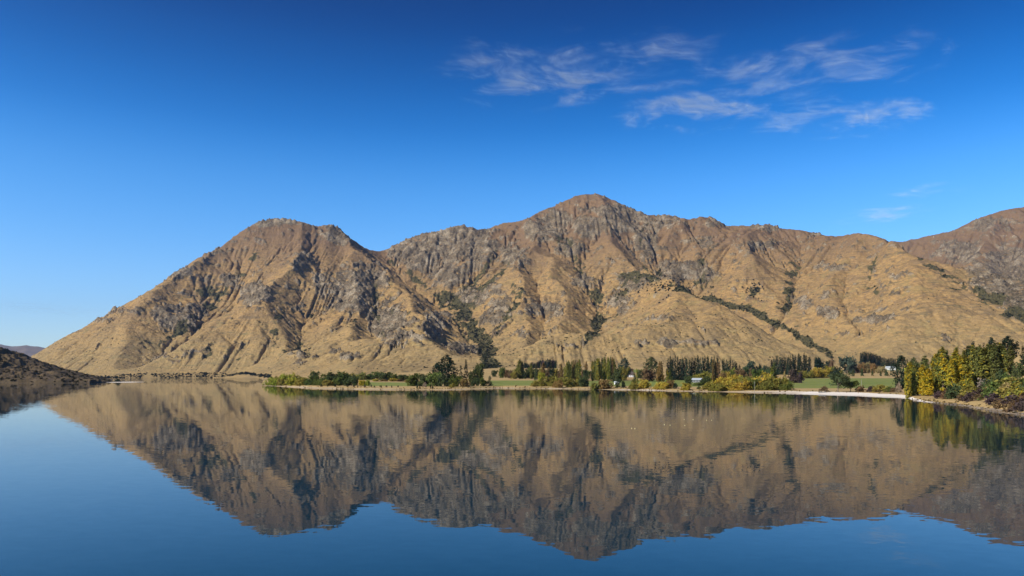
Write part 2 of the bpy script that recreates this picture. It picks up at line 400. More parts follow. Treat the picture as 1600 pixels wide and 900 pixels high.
BUSH_SHADE_STROKES = [(7, .8, [(612, 408), (640, 430), (690, 460)]), (14, 1.2, [(690, 460), (718, 482), (748, 524)]), (17, 1.3, [(748, 524), (764, 548), (768, 568)]), (7, .8, [(778, 395), (742, 438), (712, 470)]), (8, .8, [(795, 415), (752, 452), (724, 486)]), (7, .7, [(820, 440), (800, 480), (775, 530)]),
 (6, .7, [(885, 375), (908, 420), (930, 458)]), (12, 1.2, [(930, 458), (937, 490), (926, 522)]), (8, .9, [(990, 440), (962, 478), (934, 512)]), (9, 1.0, [(975, 425), (1000, 432), (1030, 430)]), (6, 1.25, [(1100, 462), (1132, 474), (1180, 489), (1225, 510), (1262, 532), (1300, 554)]), (7, .8, [(1050, 445), (1085, 456), (1110, 464)]),  # the long spur-crest stroke paints bush plus the shaded edge behind the crest
 (9, .9, [(1242, 398), (1238, 440), (1226, 484)]), (8, .8, [(1090, 395), (1106, 436), (1118, 452)]), (7, 1.1, [(1438, 408), (1490, 437), (1550, 470), (1604, 503)]), (16, .7, [(1520, 440), (1560, 470), (1600, 490)]), (9, .7, [(402, 398), (352, 455), (302, 500), (250, 540)]), (8, .6, [(470, 440), (440, 490), (425, 540)]), (7, .7, [(590, 430), (586, 480), (600, 530)]), (6, .7, [(1366, 395), (1362, 430), (1372, 455)]), (7, .6, [(860, 360), (890, 400), (905, 430)]), (7, .6, [(1010, 345), (1000, 390), (1010, 420)])]

def surface_masks(X, Y, Z, A):
    px = CX + X / Y * F; py = HZ - (Z - HC) / Y * F
    wob = 9 * fbm(X / 140, Z / 90, Y / 300, octaves=4, seed=41); wob2 = 7 * fbm(X / 120, Z / 80, Y / 300, octaves=4, seed=42)
    def paint(L):
        m = np.zeros(X.shape)
        for x, y, rx, ry, s in L:
            b = (np.abs(px - x) < 2.4 * rx) & (np.abs(py - y) < 2.4 * ry)
            if b.any():
                d = np.hypot((px[b] + wob[b] - x) / rx, (py[b] + wob2[b] - y) / ry)
                m[b] = np.maximum(m[b], s * (1 - sstep(0.35, 1.25, d)))
        return m
    fray = 7 * fbm(X / 34, Y / 60, Z / 26, octaves=3, seed=43)
    rock, scrub = paint(ROCKS), 0.72 * paint(SCRUBS)
    for wd, s_, L in BUSH_SHADE_STROKES:       # gully bush, widened and darkened to paint in the gully's shade as well
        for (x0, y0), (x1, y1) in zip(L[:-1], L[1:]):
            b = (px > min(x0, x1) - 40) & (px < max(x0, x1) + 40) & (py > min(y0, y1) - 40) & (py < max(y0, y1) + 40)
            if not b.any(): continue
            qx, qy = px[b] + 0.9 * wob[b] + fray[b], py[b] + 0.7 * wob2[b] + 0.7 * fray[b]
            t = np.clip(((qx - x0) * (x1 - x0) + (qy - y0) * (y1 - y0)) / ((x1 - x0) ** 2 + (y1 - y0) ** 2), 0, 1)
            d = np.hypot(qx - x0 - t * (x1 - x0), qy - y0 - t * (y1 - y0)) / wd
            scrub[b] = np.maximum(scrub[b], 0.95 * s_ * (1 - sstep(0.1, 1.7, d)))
    gy_, gx_ = np.gradient(Z)
    dY = np.gradient(Y, axis=0); dX = np.gradient(X, axis=1)
    slope = np.hypot(gy_ / dY, gx_ / dX)
    strat = Z + 0.22 * X
    led = fbm(X / 190, Y / 190, strat / 38, octaves=4, seed=51)
    pat = fbm(X / 260, Y / 260, Z / 200, octaves=5, seed=52)
    rock = np.clip(rock * (1.0 + 0.9 * led + 0.5 * pat) + 0.55 * sstep(0.62, 1.0, slope) + 0.5 * sstep(0.30, 0.75, led) * sstep(-0.2, 0.4, pat) - 0.18, 0, 1)
    rock = sstep(0.26, 0.58, rock * 0.80 + 0.42 * fbm(X / 40, Y / 40, strat / 14, octaves=3, seed=53))
    spat = fbm(X / 90, Y / 120, Z / 45, octaves=4, seed=54)
    chan = sstep(6.2, 9.0, A + 1.2 * pat)
    scrub = np.clip(scrub * (0.85 + 0.9 * spat + 0.4 * pat) + 0.6 * chan * (0.6 + spat) * sstep(1100, 500, Z) + 0.55 * sstep(0.34, 0.7, spat) * sstep(-0.1, 0.5, pat) * sstep(1000, 300, Z) - 0.08, 0, 1)
    scrub = sstep(0.26, 0.60, scrub * 0.85 + 0.32 * fbm(X / 30, Y / 40, Z / 20, octaves=3, seed=55))
    scrub = scrub * (1 - 0.35 * rock)
    return rock, scrub, slope, strat

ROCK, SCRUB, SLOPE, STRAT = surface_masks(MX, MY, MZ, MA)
up = sstep(10, 120, MZ)
rel = 7.0 * fbm(MX / 85, MY / 85, octaves=5, seed=61) + 4.5 * fbm(MX / 30, MY / 30, octaves=3, seed=62, ridged=True)
crag = 20.0 * fbm(MX / 75, MY / 75, STRAT / 60, octaves=5, seed=63, gain=0.6, ridged=True) + 13 * fbm(MX / 24, MY / 24, STRAT / 15, octaves=3, seed=64, ridged=True)
ledge = STRAT / 46 + 0.9 * fbm(MX / 300, MY / 300, octaves=3, seed=65)
ledge = (ledge - np.floor(ledge)); ledge = 9 * (sstep(0.0, 0.8, ledge) - ledge)
MZ2 = MZ + up * (rel + ROCK * crag * 1.15 + (0.25 + 0.75 * ROCK) * ledge + SCRUB * 3.0 * vnoise(MX / 9, MY / 9, seed=66))
MZ2 = skyline_fix(MZ2, 5.0, 0.92, 1.08, 90, 190)

rock_detail = sstep(-0.2, 0.7, fbm(MX / 60, MY / 60, STRAT / 25, octaves=4, seed=71))       # pale and dark stone
dryness = fbm(MX / 600, MY / 600, octaves=4, seed=72)

m, n, l = new_mat("hillside"); nb = NB(n, l)
tc = n.new("ShaderNodeNewGeometry"); pos = tc.outputs["Position"]
sx = n.new("ShaderNodeSeparateXYZ"); l.new(pos, sx.inputs[0]); hz = sx.outputs[2]
n1 = nb.noise(pos, 0.0045, 6, 0.6); n2 = nb.noise(nb.scaled(pos, (1, 1, 2.4)), 0.03, 6, 0.62); n3 = nb.noise(nb.scaled(pos, (1, 1, 2.0)), 0.14, 4, 0.6)
grass = nb.mix(nb.ramp(n1, 0.35, 0.65), rgb(0.375, 0.230, 0.086), rgb(0.315, 0.205, 0.084))
grass = nb.mix(nb.math('MULTIPLY', nb.ramp(n2, 0.42, 0.68), 0.75), grass, rgb(0.195, 0.128, 0.066))
grass = nb.mix(nb.math('MULTIPLY', nb.ramp(n2, 0.46, 0.30), 0.5), grass, rgb(0.42, 0.27, 0.125))
n5 = nb.noise(nb.scaled(pos, (1, 1, 3.0)), 0.055, 5, 0.68, 0.4)
grass = nb.mix(nb.math('MULTIPLY', nb.ramp(n5, 0.50, 0.66), 0.75), grass, rgb(0.155, 0.105, 0.055))
grass = nb.mix(nb.math('MULTIPLY', nb.ramp(n5, 0.44, 0.32), 0.45), grass, rgb(0.44, 0.31, 0.16))
dash = nb.noise(nb.scaled(pos, (0.8, 1, 5.5)), 0.013, 5, 0.62, 0.5)
grass = nb.mix(nb.math('MULTIPLY', nb.ramp(dash, 0.54, 0.64), 0.75), grass, rgb(0.115, 0.092, 0.052))
drift = nb.noise(nb.scaled(pos, (1, 1, 1.5)), 0.0085, 5, 0.62, 0.8)
grass = nb.mix(nb.math('MULTIPLY', nb.ramp(drift, 0.52, 0.64), 0.60), grass, rgb(0.185, 0.125, 0.068))
grass = nb.mix(nb.math('MULTIPLY', nb.ramp(drift, 0.46, 0.36), 0.40), grass, rgb(0.21, 0.17, 0.07))
low = nb.ramp(hz, 420.0, 40.0)
grass = nb.mix(nb.math('MULTIPLY', low, 0.45), grass, rgb(0.31, 0.235, 0.105))
high = nb.math('ADD', nb.ramp(hz, 520.0, 1150.0), nb.math('MULTIPLY', nb.math('SUBTRACT', n1, 0.5), 0.9), clamp=True)
grass = nb.mix(nb.math('MULTIPLY', high, 0.80), grass, rgb(0.155, 0.097, 0.058))
grass = nb.mix(nb.math('MULTIPLY', nb.ramp(n3, 0.56, 0.72), 0.55), grass, rgb(0.11, 0.080, 0.045))
stone = nb.mix(nb.attr("pale"), rgb(0.140, 0.108, 0.068), rgb(0.45, 0.365, 0.25))
n4 = nb.noise(nb.scaled(pos, (1, 1, 1.7)), 0.075, 5, 0.65, 0.6)
stone = nb.mix(nb.ramp(n4, 0.54, 0.68), stone, rgb(0.45, 0.365, 0.25))
stone = nb.mix(nb.ramp(n4, 0.46, 0.34), stone, rgb(0.055, 0.042, 0.028))
stone = nb.mix(nb.ramp(n3, 0.35, 0.62), nb.mix(0.6, stone, rgb(0.055, 0.042, 0.028)), stone)
stone = nb.mix(nb.math('MULTIPLY', nb.ramp(n2, 0.52, 0.66), 0.75), stone, rgb(0.24, 0.155, 0.075))
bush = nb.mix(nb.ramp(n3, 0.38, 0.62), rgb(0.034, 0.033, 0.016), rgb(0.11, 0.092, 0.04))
col = nb.mix(nb.ramp(nb.math('ADD', nb.attr("rock"), nb.math('MULTIPLY', nb.math('SUBTRACT', n3, 0.5), 0.8)), 0.25, 0.65), grass, stone)
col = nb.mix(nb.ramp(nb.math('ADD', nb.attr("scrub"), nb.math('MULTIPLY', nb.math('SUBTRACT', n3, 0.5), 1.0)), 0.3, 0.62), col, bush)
bs = n.new("ShaderNodeBsdfPrincipled"); out = n.new("ShaderNodeOutputMaterial")
l.new(col, bs.inputs["Base Color"]); bs.inputs["Roughness"].default_value = 0.95; bs.inputs["Specular IOR Level"].default_value = 0.1
bp = n.new("ShaderNodeBump"); bp.inputs["Strength"].default_value = 0.9; bp.inputs["Distance"].default_value = 10.0
l.new(nb.math('ADD', nb.noise(nb.scaled(pos, (1, 1, 1.6)), 0.075, 5, 0.68), nb.math('MULTIPLY', nb.attr("rock"), nb.math('MULTIPLY', n3, 0.7))), bp.inputs["Height"])
l.new(bp.outputs[0], bs.inputs["Normal"]); l.new(bs.outputs[0], out.inputs["Surface"])
HILL = m

MP = np.stack([MX, MY, MZ2], -1)
def mountain_piece(name, keep, **props):
    me, used = grid_mesh(name, MP, keep)
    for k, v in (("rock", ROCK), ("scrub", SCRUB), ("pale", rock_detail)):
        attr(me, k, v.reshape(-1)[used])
    return link(name, me, HILL, kind="structure", **props)
vis = (MZ2[:-1, :-1] > -25)
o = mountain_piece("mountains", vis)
# ------------------------------------------------------------------ lake
HAZE_R = 23000.0
m, n, l = new_mat("water"); nb = NB(n, l)
geo = n.new("ShaderNodeNewGeometry"); pos = geo.outputs["Position"]
def ripple(scale, stretch, amp, detail):
    t = n.new("ShaderNodeTexNoise"); nb.set(t.inputs["Vector"], nb.scaled(pos, (stretch, 1, 1)))
    t.inputs["Scale"].default_value = scale; t.inputs["Detail"].default_value = detail
    v = n.new("ShaderNodeVectorMath"); v.operation = 'SUBTRACT'; l.new(t.outputs["Color"], v.inputs[0]); v.inputs[1].default_value = (0.5, 0.5, 0.5)
    s = n.new("ShaderNodeVectorMath"); s.operation = 'MULTIPLY'; l.new(v.outputs[0], s.inputs[0]); nb.set(s.inputs[1], (amp, amp, 0.0))
    return s.outputs[0]
def vadd(a, b):
    v = n.new("ShaderNodeVectorMath"); v.operation = 'ADD'; nb.set(v.inputs[0], a); nb.set(v.inputs[1], b); return v.outputs[0]
wsum = vadd(ripple(1.1, 0.5, 0.030, 2.0), ripple(0.22, 0.5, 0.006, 2.0))
breeze = nb.noise(nb.scaled(pos, (0.35, 1, 1)), 0.004, 3, 0.5)
sep = n.new("ShaderNodeSeparateXYZ"); l.new(pos, sep.inputs[0])
far = nb.math('MULTIPLY', nb.ramp(sep.outputs[1], 1000.0, 1500.0), 3.2)
calm = nb.math('ADD', nb.ramp(breeze, 0.42, 0.64, 0.45, 1.9), far)
sc = n.new("ShaderNodeVectorMath"); sc.operation = 'SCALE'; l.new(wsum, sc.inputs[0]); nb.set(sc.inputs["Scale"], calm)
nrm = n.new("ShaderNodeVectorMath"); nrm.operation = 'NORMALIZE'; l.new(vadd(sc.outputs[0], (0, 0, 1)), nrm.inputs[0])
bs = n.new("ShaderNodeBsdfPrincipled"); out = n.new("ShaderNodeOutputMaterial")
bs.inputs["Base Color"].default_value = rgb(0.003, 0.022, 0.036); bs.inputs["Roughness"].default_value = 0.01; bs.inputs["IOR"].default_value = 1.275
l.new(nrm.outputs[0], bs.inputs["Normal"]); l.new(bs.outputs[0], out.inputs["Surface"])
WATER = m
wxs = np.linspace(-21000, 21000, 60); wys = np.concatenate([np.linspace(-1500, 2000, 30), np.linspace(2200, 22500, 40)])
a, b = np.meshgrid(wxs, wys)
me, _ = grid_mesh("water", np.stack([a, b, 0 * a], -1)); link("water", me, WATER, kind="structure")

# ------------------------------------------------------------------ the flat by the lake: shore, beach, paddocks, rising terraces
SHORE = np.array([(-80, 3900), (130, 3660), (380, 3630), (407, 3600), (411, 1350), (416, 1000), (425, 950), (460, 850), (500, 770), (560, 728), (620, 709), (700, 700), (740, 742), (780, 790), (840, 765), (900, 741), (950, 710), (1000, 680), (1080, 630), (1150, 604), (1230, 572), (1280, 544), (1330, 518), (1400, 468), (1420, 450), (1428, 405), (1450, 382), (1500, 342), (1540, 298), (1600, 252), (1700, 205), (1900, 150), (2300, 100)], float)
ZB = np.array([(0, 1.3), (600, 1.5), (700, 1.7), (850, 2.4), (1000, 3.8), (1200, 6.4), (1400, 9.8), (1700, 17), (2000, 25), (2300, 33), (2600, 40), (2900, 36), (3400, 20), (4200, 20)], float)
def shore_y(px):
    return np.interp(px, SHORE[:, 0], SHORE[:, 1])
def ground(X, Y):
    """Height of the flat at plan position X, Y (arrays)."""
    X = np.asarray(X, float); Y = np.asarray(Y, float)
    px = CX + X / Y * F
    d = Y - shore_y(px) + 3.0 * vnoise(X / 23, Y / 23, seed=81) + 1.2 * vnoise(X / 6, Y / 6, seed=82)
    zb = np.interp(Y, ZB[:, 0], ZB[:, 1])
    lim = 0.15 + 0.055 * d
    lim = np.where(px > 400, np.minimum(lim, 0.15 + np.maximum(0.045 * np.maximum((px - 412) / F * Y, 0), 0.055 * np.maximum(Y - 3650, 0))), lim)
    z = np.minimum(zb, lim) * (1 - np.exp(-np.maximum(d, 0) / 13.0))
    z = z + sstep(30, 200, d) * (0.5 * fbm(X / 60, Y / 60, octaves=3, seed=83) + sstep(1000, 2000, Y) * 5 * fbm(X / 260, Y / 200, octaves=4, seed=84))
    z = z + 34.0 * sstep(1490, 1670, px) * sstep(110, 330, d) * (1 - sstep(800, 1200, Y)) + sstep(1440, 1600, px) * sstep(4, 110, d) * (1 - sstep(520, 700, Y)) * (8.5 + 1.3 * vnoise(X / 14, Y / 14, seed=85))
    return np.where(d < 0, np.maximum(d * 0.06, -4.0), z), d
def ground_z(x, y):
    return float(ground(np.array([x]), np.array([y]))[0][0])

pc = np.concatenate([np.linspace(-80, 380, 160), np.linspace(382, 1640, 1100), np.linspace(1645, 2100, 120)]); pr = np.exp(np.linspace(math.log(110), math.log(4200), 620))
PPX, PY = np.meshgrid(pc, pr); PXX = (PPX - CX) / F * PY
PZ, PD = ground(PXX, PY)
edge = 6 * vnoise(PXX / 30, PY / 30, seed=91)
bank = sstep(1424, 1470, PPX)
beach_w = np.interp(PPX, [400, 520, 640, 800, 1000, 1150, 1300, 1400, 1460, 1900], [24, 14, 13, 10, 11, 12, 28, 24, 8, 6])
is_beach = (PD < beach_w + edge) & (PY < 1400)
PADDOCKS = [(1232, 1418, 700, 1330), (1000, 1236, 760, 1230), (765, 845, 815, 1150), (905, 1000, 800, 1120), (845, 905, 900, 1120), (566, 660, 800, 1010), (958, 1006, 1750, 2150), (1330, 1420, 2020, 2250)]
is_green = np.zeros(PPX.shape, bool)
for x0, x1, y0, y1 in PADDOCKS:
    is_green |= (PPX > x0) & (PPX < x1) & (PY + 8 * vnoise(PXX / 50, PY / 50, seed=92) > y0) & (PY < y1)
is_green &= ~is_beach & (PD > beach_w + 12)
def fcls(a): return a[:-1, :-1]
PP = np.stack([PXX, PY, PZ], -1)
above = PZ[:-1, :-1] > -3.9

def dirt(name, c0, c1, c2, s, bump=0.3, extra=None):
    m, n, l = new_mat(name); nb = NB(n, l)
    geo = n.new("ShaderNodeNewGeometry"); pos = geo.outputs["Position"]
    a = nb.noise(nb.scaled(pos, (0.5, 1, 1)), s, 5, 0.6); b = nb.noise(pos, s * 9, 4, 0.6)
    col = nb.mix(nb.ramp(a, 0.36, 0.64), c0, c1)
    col = nb.mix(nb.math('MULTIPLY', nb.ramp(b, 0.45, 0.70), 0.7), col, c2)
    if extra: col = extra(nb, col)
    bs = n.new("ShaderNodeBsdfPrincipled"); out = n.new("ShaderNodeOutputMaterial")
    l.new(col, bs.inputs["Base Color"]); bs.inputs["Roughness"].default_value = 0.95; bs.inputs["Specular IOR Level"].default_value = 0.15
    bp = n.new("ShaderNodeBump"); bp.inputs["Strength"].default_value = bump; bp.inputs["Distance"].default_value = 0.6
    l.new(b, bp.inputs["Height"]); l.new(bp.outputs[0], bs.inputs["Normal"]); l.new(bs.outputs[0], out.inputs["Surface"])
    return m
M_DRY = dirt("dry_grass", rgb(0.40, 0.27, 0.115), rgb(0.33, 0.235, 0.10), rgb(0.23, 0.165, 0.075), 0.02)
M_PAD = dirt("pasture", rgb(0.125, 0.165, 0.034), rgb(0.165, 0.185, 0.042), rgb(0.25, 0.22, 0.065), 0.015)
def shingle(nb, col):
    w = nb.attr("white")
    col = nb.mix(nb.attr("stony"), col, rgb(0.17, 0.125, 0.085))
    col = nb.mix(w, col, rgb(0.66, 0.60, 0.53))
    return nb.mix(nb.ramp(nb.attr("wet"), 0.0, 1.0), col, nb.mix(0.55, col, rgb(0.16, 0.115, 0.07)))
M_BEACH = dirt("beach_shingle", rgb(0.42, 0.31, 0.17), rgb(0.34, 0.25, 0.135), rgb(0.24, 0.175, 0.095), 0.05, 0.4, shingle)
white = np.clip(np.interp(PPX, [400, 415, 440, 900, 1000, 1020, 1060, 1200, 1270, 1440, 1462, 1475], [.4, .3, .05, 0.0, .3, .5, .0, .15, 1, 1, .5, 0]) + 0.25 * vnoise(PXX / 18, PY / 8, seed=93), 0, 1)
stony = sstep(1440, 1475, PPX) * np.clip(0.65 + 0.6 * fbm(PXX / 7, PY / 7, octaves=3, seed=95), 0, 1)
wet = (1 - sstep(2.0, 7.0, PD + 1.5 * vnoise(PXX / 9, PY / 9, seed=94))) * (1 - 0.6 * white)
for nm, sel, mt in (("ground", ~is_beach & ~is_green, M_DRY), ("pasture", is_green, M_PAD), ("beach", is_beach, M_BEACH)):
    me, used = grid_mesh(nm, PP, fcls(sel) & above)
    if nm == "beach":
        attr(me, "white", white.reshape(-1)[used]); attr(me, "wet", wet.reshape(-1)[used]); attr(me, "stony", stony.reshape(-1)[used])
    link(nm, me, mt, kind="structure")

# ------------------------------------------------------------------ scrubby headland on the left, its gravel bar, and the blue ranges far behind
hc_ = np.linspace(-260, 200, 330); hr_ = np.exp(np.linspace(math.log(1180), math.log(2500), 260))
HPX, HY = np.meshgrid(hc_, hr_); HX = (HPX - CX) / F * HY
top = HC + (HZ - np.interp(HPX, [-260, -100, 0, 20, 40, 60, 75, 100, 130, 150, 175, 192, 200], [520, 536, 552, 556, 562, 570, 573, 581, 588, 592, 596, 600, 604])) / F * 1600
shoreh = np.interp(HPX, [-260, 0, 140, 170, 190, 200], [1150, 1262, 1290, 1420, 1540, 1600])
dh = HY - shoreh
HZZ = top * sstep(-20, 330, dh) * (1 - sstep(1900, 2500, HY)) - 6 * (1 - sstep(-10, 20, dh)) 
cr = fbm(HX / 38, HY / 60, octaves=5, seed=101, ridged=True, gain=0.6)
HZZ = HZZ + (sstep(0, 60, dh)) * np.minimum(top * 0.22, 13) * cr + sstep(0, 12, dh) * np.minimum(np.maximum(top, 0), 5) * (0.7 + 0.6 * vnoise(HX / 16, HY / 16, seed=102))
m = dirt("scrub_hillside", rgb(0.115, 0.080, 0.043), rgb(0.070, 0.052, 0.029), rgb(0.030, 0.024, 0.015), 0.03, 0.9)
me, used = grid_mesh("hill", np.stack([HX, HY, HZZ], -1)); link("hill", me, m, kind="structure")

bx_, by_ = np.meshgrid(np.linspace(-1, 1, 40), np.linspace(-1, 1, 24))
bz_ = 1.0 * np.maximum(1 - (bx_ ** 2 + by_ ** 2) ** 1.0, -0.6) + 0.1 * vnoise(bx_ * 7, by_ * 5, seed=5)
c = PX(196, 597.2, 1460)
me, used = grid_mesh("beach", np.stack([c[0] + bx_ * 26, c[1] + by_ * 60, bz_ * 0.9 - 0.05], -1))
attr(me, "white", np.full(used.sum(), 0.9)); attr(me, "wet", np.zeros(used.sum()))
link("beach", me, M_BEACH, kind="structure")

fc = np.linspace(-900, 420, 420); fr = np.linspace(17500, 22000, 60)
FPX, FY = np.meshgrid(fc, fr); FX = (FPX - CX) / F * FY
ft = np.interp(FPX, [-900, -500, -200, 0, 20, 60, 120, 250, 420], [470, 505, 520, 536.5, 540, 542.5, 548, 556, 566])
FZ = (HC + (HZ - ft) / F * 20000) * (1 - np.abs(FY - 20000) / 2600) 
FZ = FZ + 120 * fbm(FX / 1500, FY / 1500, octaves=5, seed=111, ridged=True) * sstep(2600, 500, np.abs(FY - 20000)) - 60
m = dirt("far_hillside", rgb(0.20, 0.14, 0.08), rgb(0.15, 0.11, 0.07), rgb(0.10, 0.08, 0.05), 0.001, 0.2)
me, used = grid_mesh("hills", np.stack([FX, FY, FZ], -1)); link("hills", me, m, kind="structure")

# ------------------------------------------------------------------ air: pale even haze round the whole place
m, n, l = new_mat("haze_air")
pv = n.new("ShaderNodeVolumePrincipled"); out = n.new("ShaderNodeOutputMaterial")
pv.inputs["Color"].default_value = rgb(0.42, 0.62, 1.0); pv.inputs["Density"].default_value = 1.8e-5; pv.inputs["Anisotropy"].default_value = 0.5
l.new(pv.outputs[0], out.inputs["Volume"])
x0, x1, y0, y1, z0, z1 = -23000., 23000., -3000., 23500., -400., 2300.
V = np.array([(x, y, z) for z in (z0, z1) for y in (y0, y1) for x in (x0, x1)])
Q = np.array([[0, 2, 3, 1], [4, 5, 7, 6], [0, 1, 5, 4], [2, 6, 7, 3], [0, 4, 6, 2], [1, 3, 7, 5]])
me, _ = poly_mesh("haze", V, Q, smooth=False); link("haze", me, m, kind="stuff", label="thin blue haze over the lake and mountains")
# ------------------------------------------------------------------ trees, bushes, shrubs: every crown is a cloud of leaf sprays, every trunk tapers and forks
m, n, l = new_mat("foliage"); nb = NB(n, l)
oi = n.new("ShaderNodeObjectInfo")
tone = nb.attr("tone"); turn = nb.attr("turn")
c1 = n.new("ShaderNodeHueSaturation"); l.new(oi.outputs["Color"], c1.inputs["Color"])
l.new(nb.math('ADD', nb.math('MULTIPLY', tone, 0.75), 0.62), c1.inputs["Value"]); l.new(nb.math('ADD', nb.math('MULTIPLY', turn, 0.05), 0.475), c1.inputs["Hue"])
gold = nb.mix(tone, rgb(0.40, 0.27, 0.018), rgb(0.68, 0.48, 0.04))
isg = nb.math('LESS_THAN', turn, oi.outputs["Alpha"])
colr = nb.mix(isg, c1.outputs[0], gold)
df = n.new("ShaderNodeBsdfDiffuse"); tr = n.new("ShaderNodeBsdfTranslucent"); mx = n.new("ShaderNodeMixShader"); out = n.new("ShaderNodeOutputMaterial")
l.new(colr, df.inputs["Color"]); l.new(colr, tr.inputs["Color"]); mx.inputs[0].default_value = 0.35
l.new(df.outputs[0], mx.inputs[1]); l.new(tr.outputs[0], mx.inputs[2]); l.new(mx.outputs[0], out.inputs["Surface"])
LEAF = m
BARK = dirt("bark", rgb(0.16, 0.12, 0.085), rgb(0.22, 0.18, 0.14), rgb(0.09, 0.07, 0.05), 0.8)

def leaf_mesh(name, C, per, spread, size, seed, up=0.0, aspect=1.5):
    """Sprays of leaves: `per` quads scattered about each clump centre C (n,3), turned mostly away from the crown's axis."""
    r = np.random.default_rng(seed)
    N = len(C) * per
    base = np.repeat(C, per, 0)
    pos = base + r.normal(0, 1, (N, 3)) * spread
    nrm = r.normal(0, 1, (N, 3)) + 0.9 * (pos * (1, 1, 0.25) - (0, 0, 0)) / (np.linalg.norm(pos[:, :2], axis=1, keepdims=True) + 0.3) + (0, 0, 0.25)
    nrm /= np.linalg.norm(nrm, axis=1, keepdims=True)
    t = r.normal(0, 1, (N, 3)) + (0, 0, up)
    t -= nrm * (t * nrm).sum(1, keepdims=True); t /= np.linalg.norm(t, axis=1, keepdims=True)
    b = np.cross(nrm, t)
    s = size * r.uniform(0.6, 1.35, (N, 1))
    P = np.stack([pos - t * s * aspect, pos + b * s * 0.8, pos + t * s * aspect, pos - b * s * 0.8], 1).reshape(-1, 3)
    P[:, 2] = np.maximum(P[:, 2], 0.02)
    me, used = poly_mesh(name, P, np.arange(N * 4).reshape(N, 4), smooth=False)
    tone = np.repeat(np.clip(np.repeat(r.uniform(0.1, 0.9, len(C)), per) * 0.6 + r.uniform(0, 0.4, N), 0, 1), 4)
    turn = np.repeat(np.clip(np.repeat(r.uniform(0, 1, len(C)), per) * 0.5 + r.uniform(0, 0.5, N), 0, 1), 4)
    attr(me, "tone", tone); attr(me, "turn", turn)
    me.materials.append(LEAF)
    return me

def tube(V, Q, p0, p1, r0, r1, k=6):
    p0, p1 = np.array(p0, float), np.array(p1, float)
    d = p1 - p0; d /= np.linalg.norm(d)
    a = np.cross(d, (0.3, 1, 0.2)); a /= np.linalg.norm(a); b = np.cross(d, a)
    o = len(V); ang = np.linspace(0, 2 * math.pi, k, endpoint=False)
    for p, r_ in ((p0, r0), (p1, r1)):
        for t in ang: V.append(p + r_ * (math.cos(t) * a + math.sin(t) * b))
    for i in range(k): Q.append((o + i, o + (i + 1) % k, o + k + (i + 1) % k, o + k + i))

def trunk_mesh(name, h, r, limbs, seed, spread=0.5, low=0.25):
    rn = random.Random(seed); V, Q = [], []
    p = np.zeros(3); p[2] = -0.4; n_ = 5
    for i in range(n_):
        q = np.array([p[0] + rn.uniform(-.02, .02) * h, p[1] + rn.uniform(-.02, .02) * h, h * (i + 1) / n_])
        tube(V, Q, p, q, r * (1 - 0.17 * i) * (1.25 if i == 0 else 1), r * (1 - 0.17 * (i + 1)))
        p = q
    for i in range(limbs):
        a = rn.uniform(0, 6.28); t = rn.uniform(low, 0.85); L = h * rn.uniform(.25, .45)
        s = np.array([0, 0, h * t]); e = s + L * np.array([math.cos(a) * spread, math.sin(a) * spread, 0.75])
        tube(V, Q, s, e, r * 0.45 * (1 - 0.5 * t), r * 0.1, 5)
    me, _ = poly_mesh(name, np.array(V), np.array(Q)); me.materials.append(BARK)
    return me

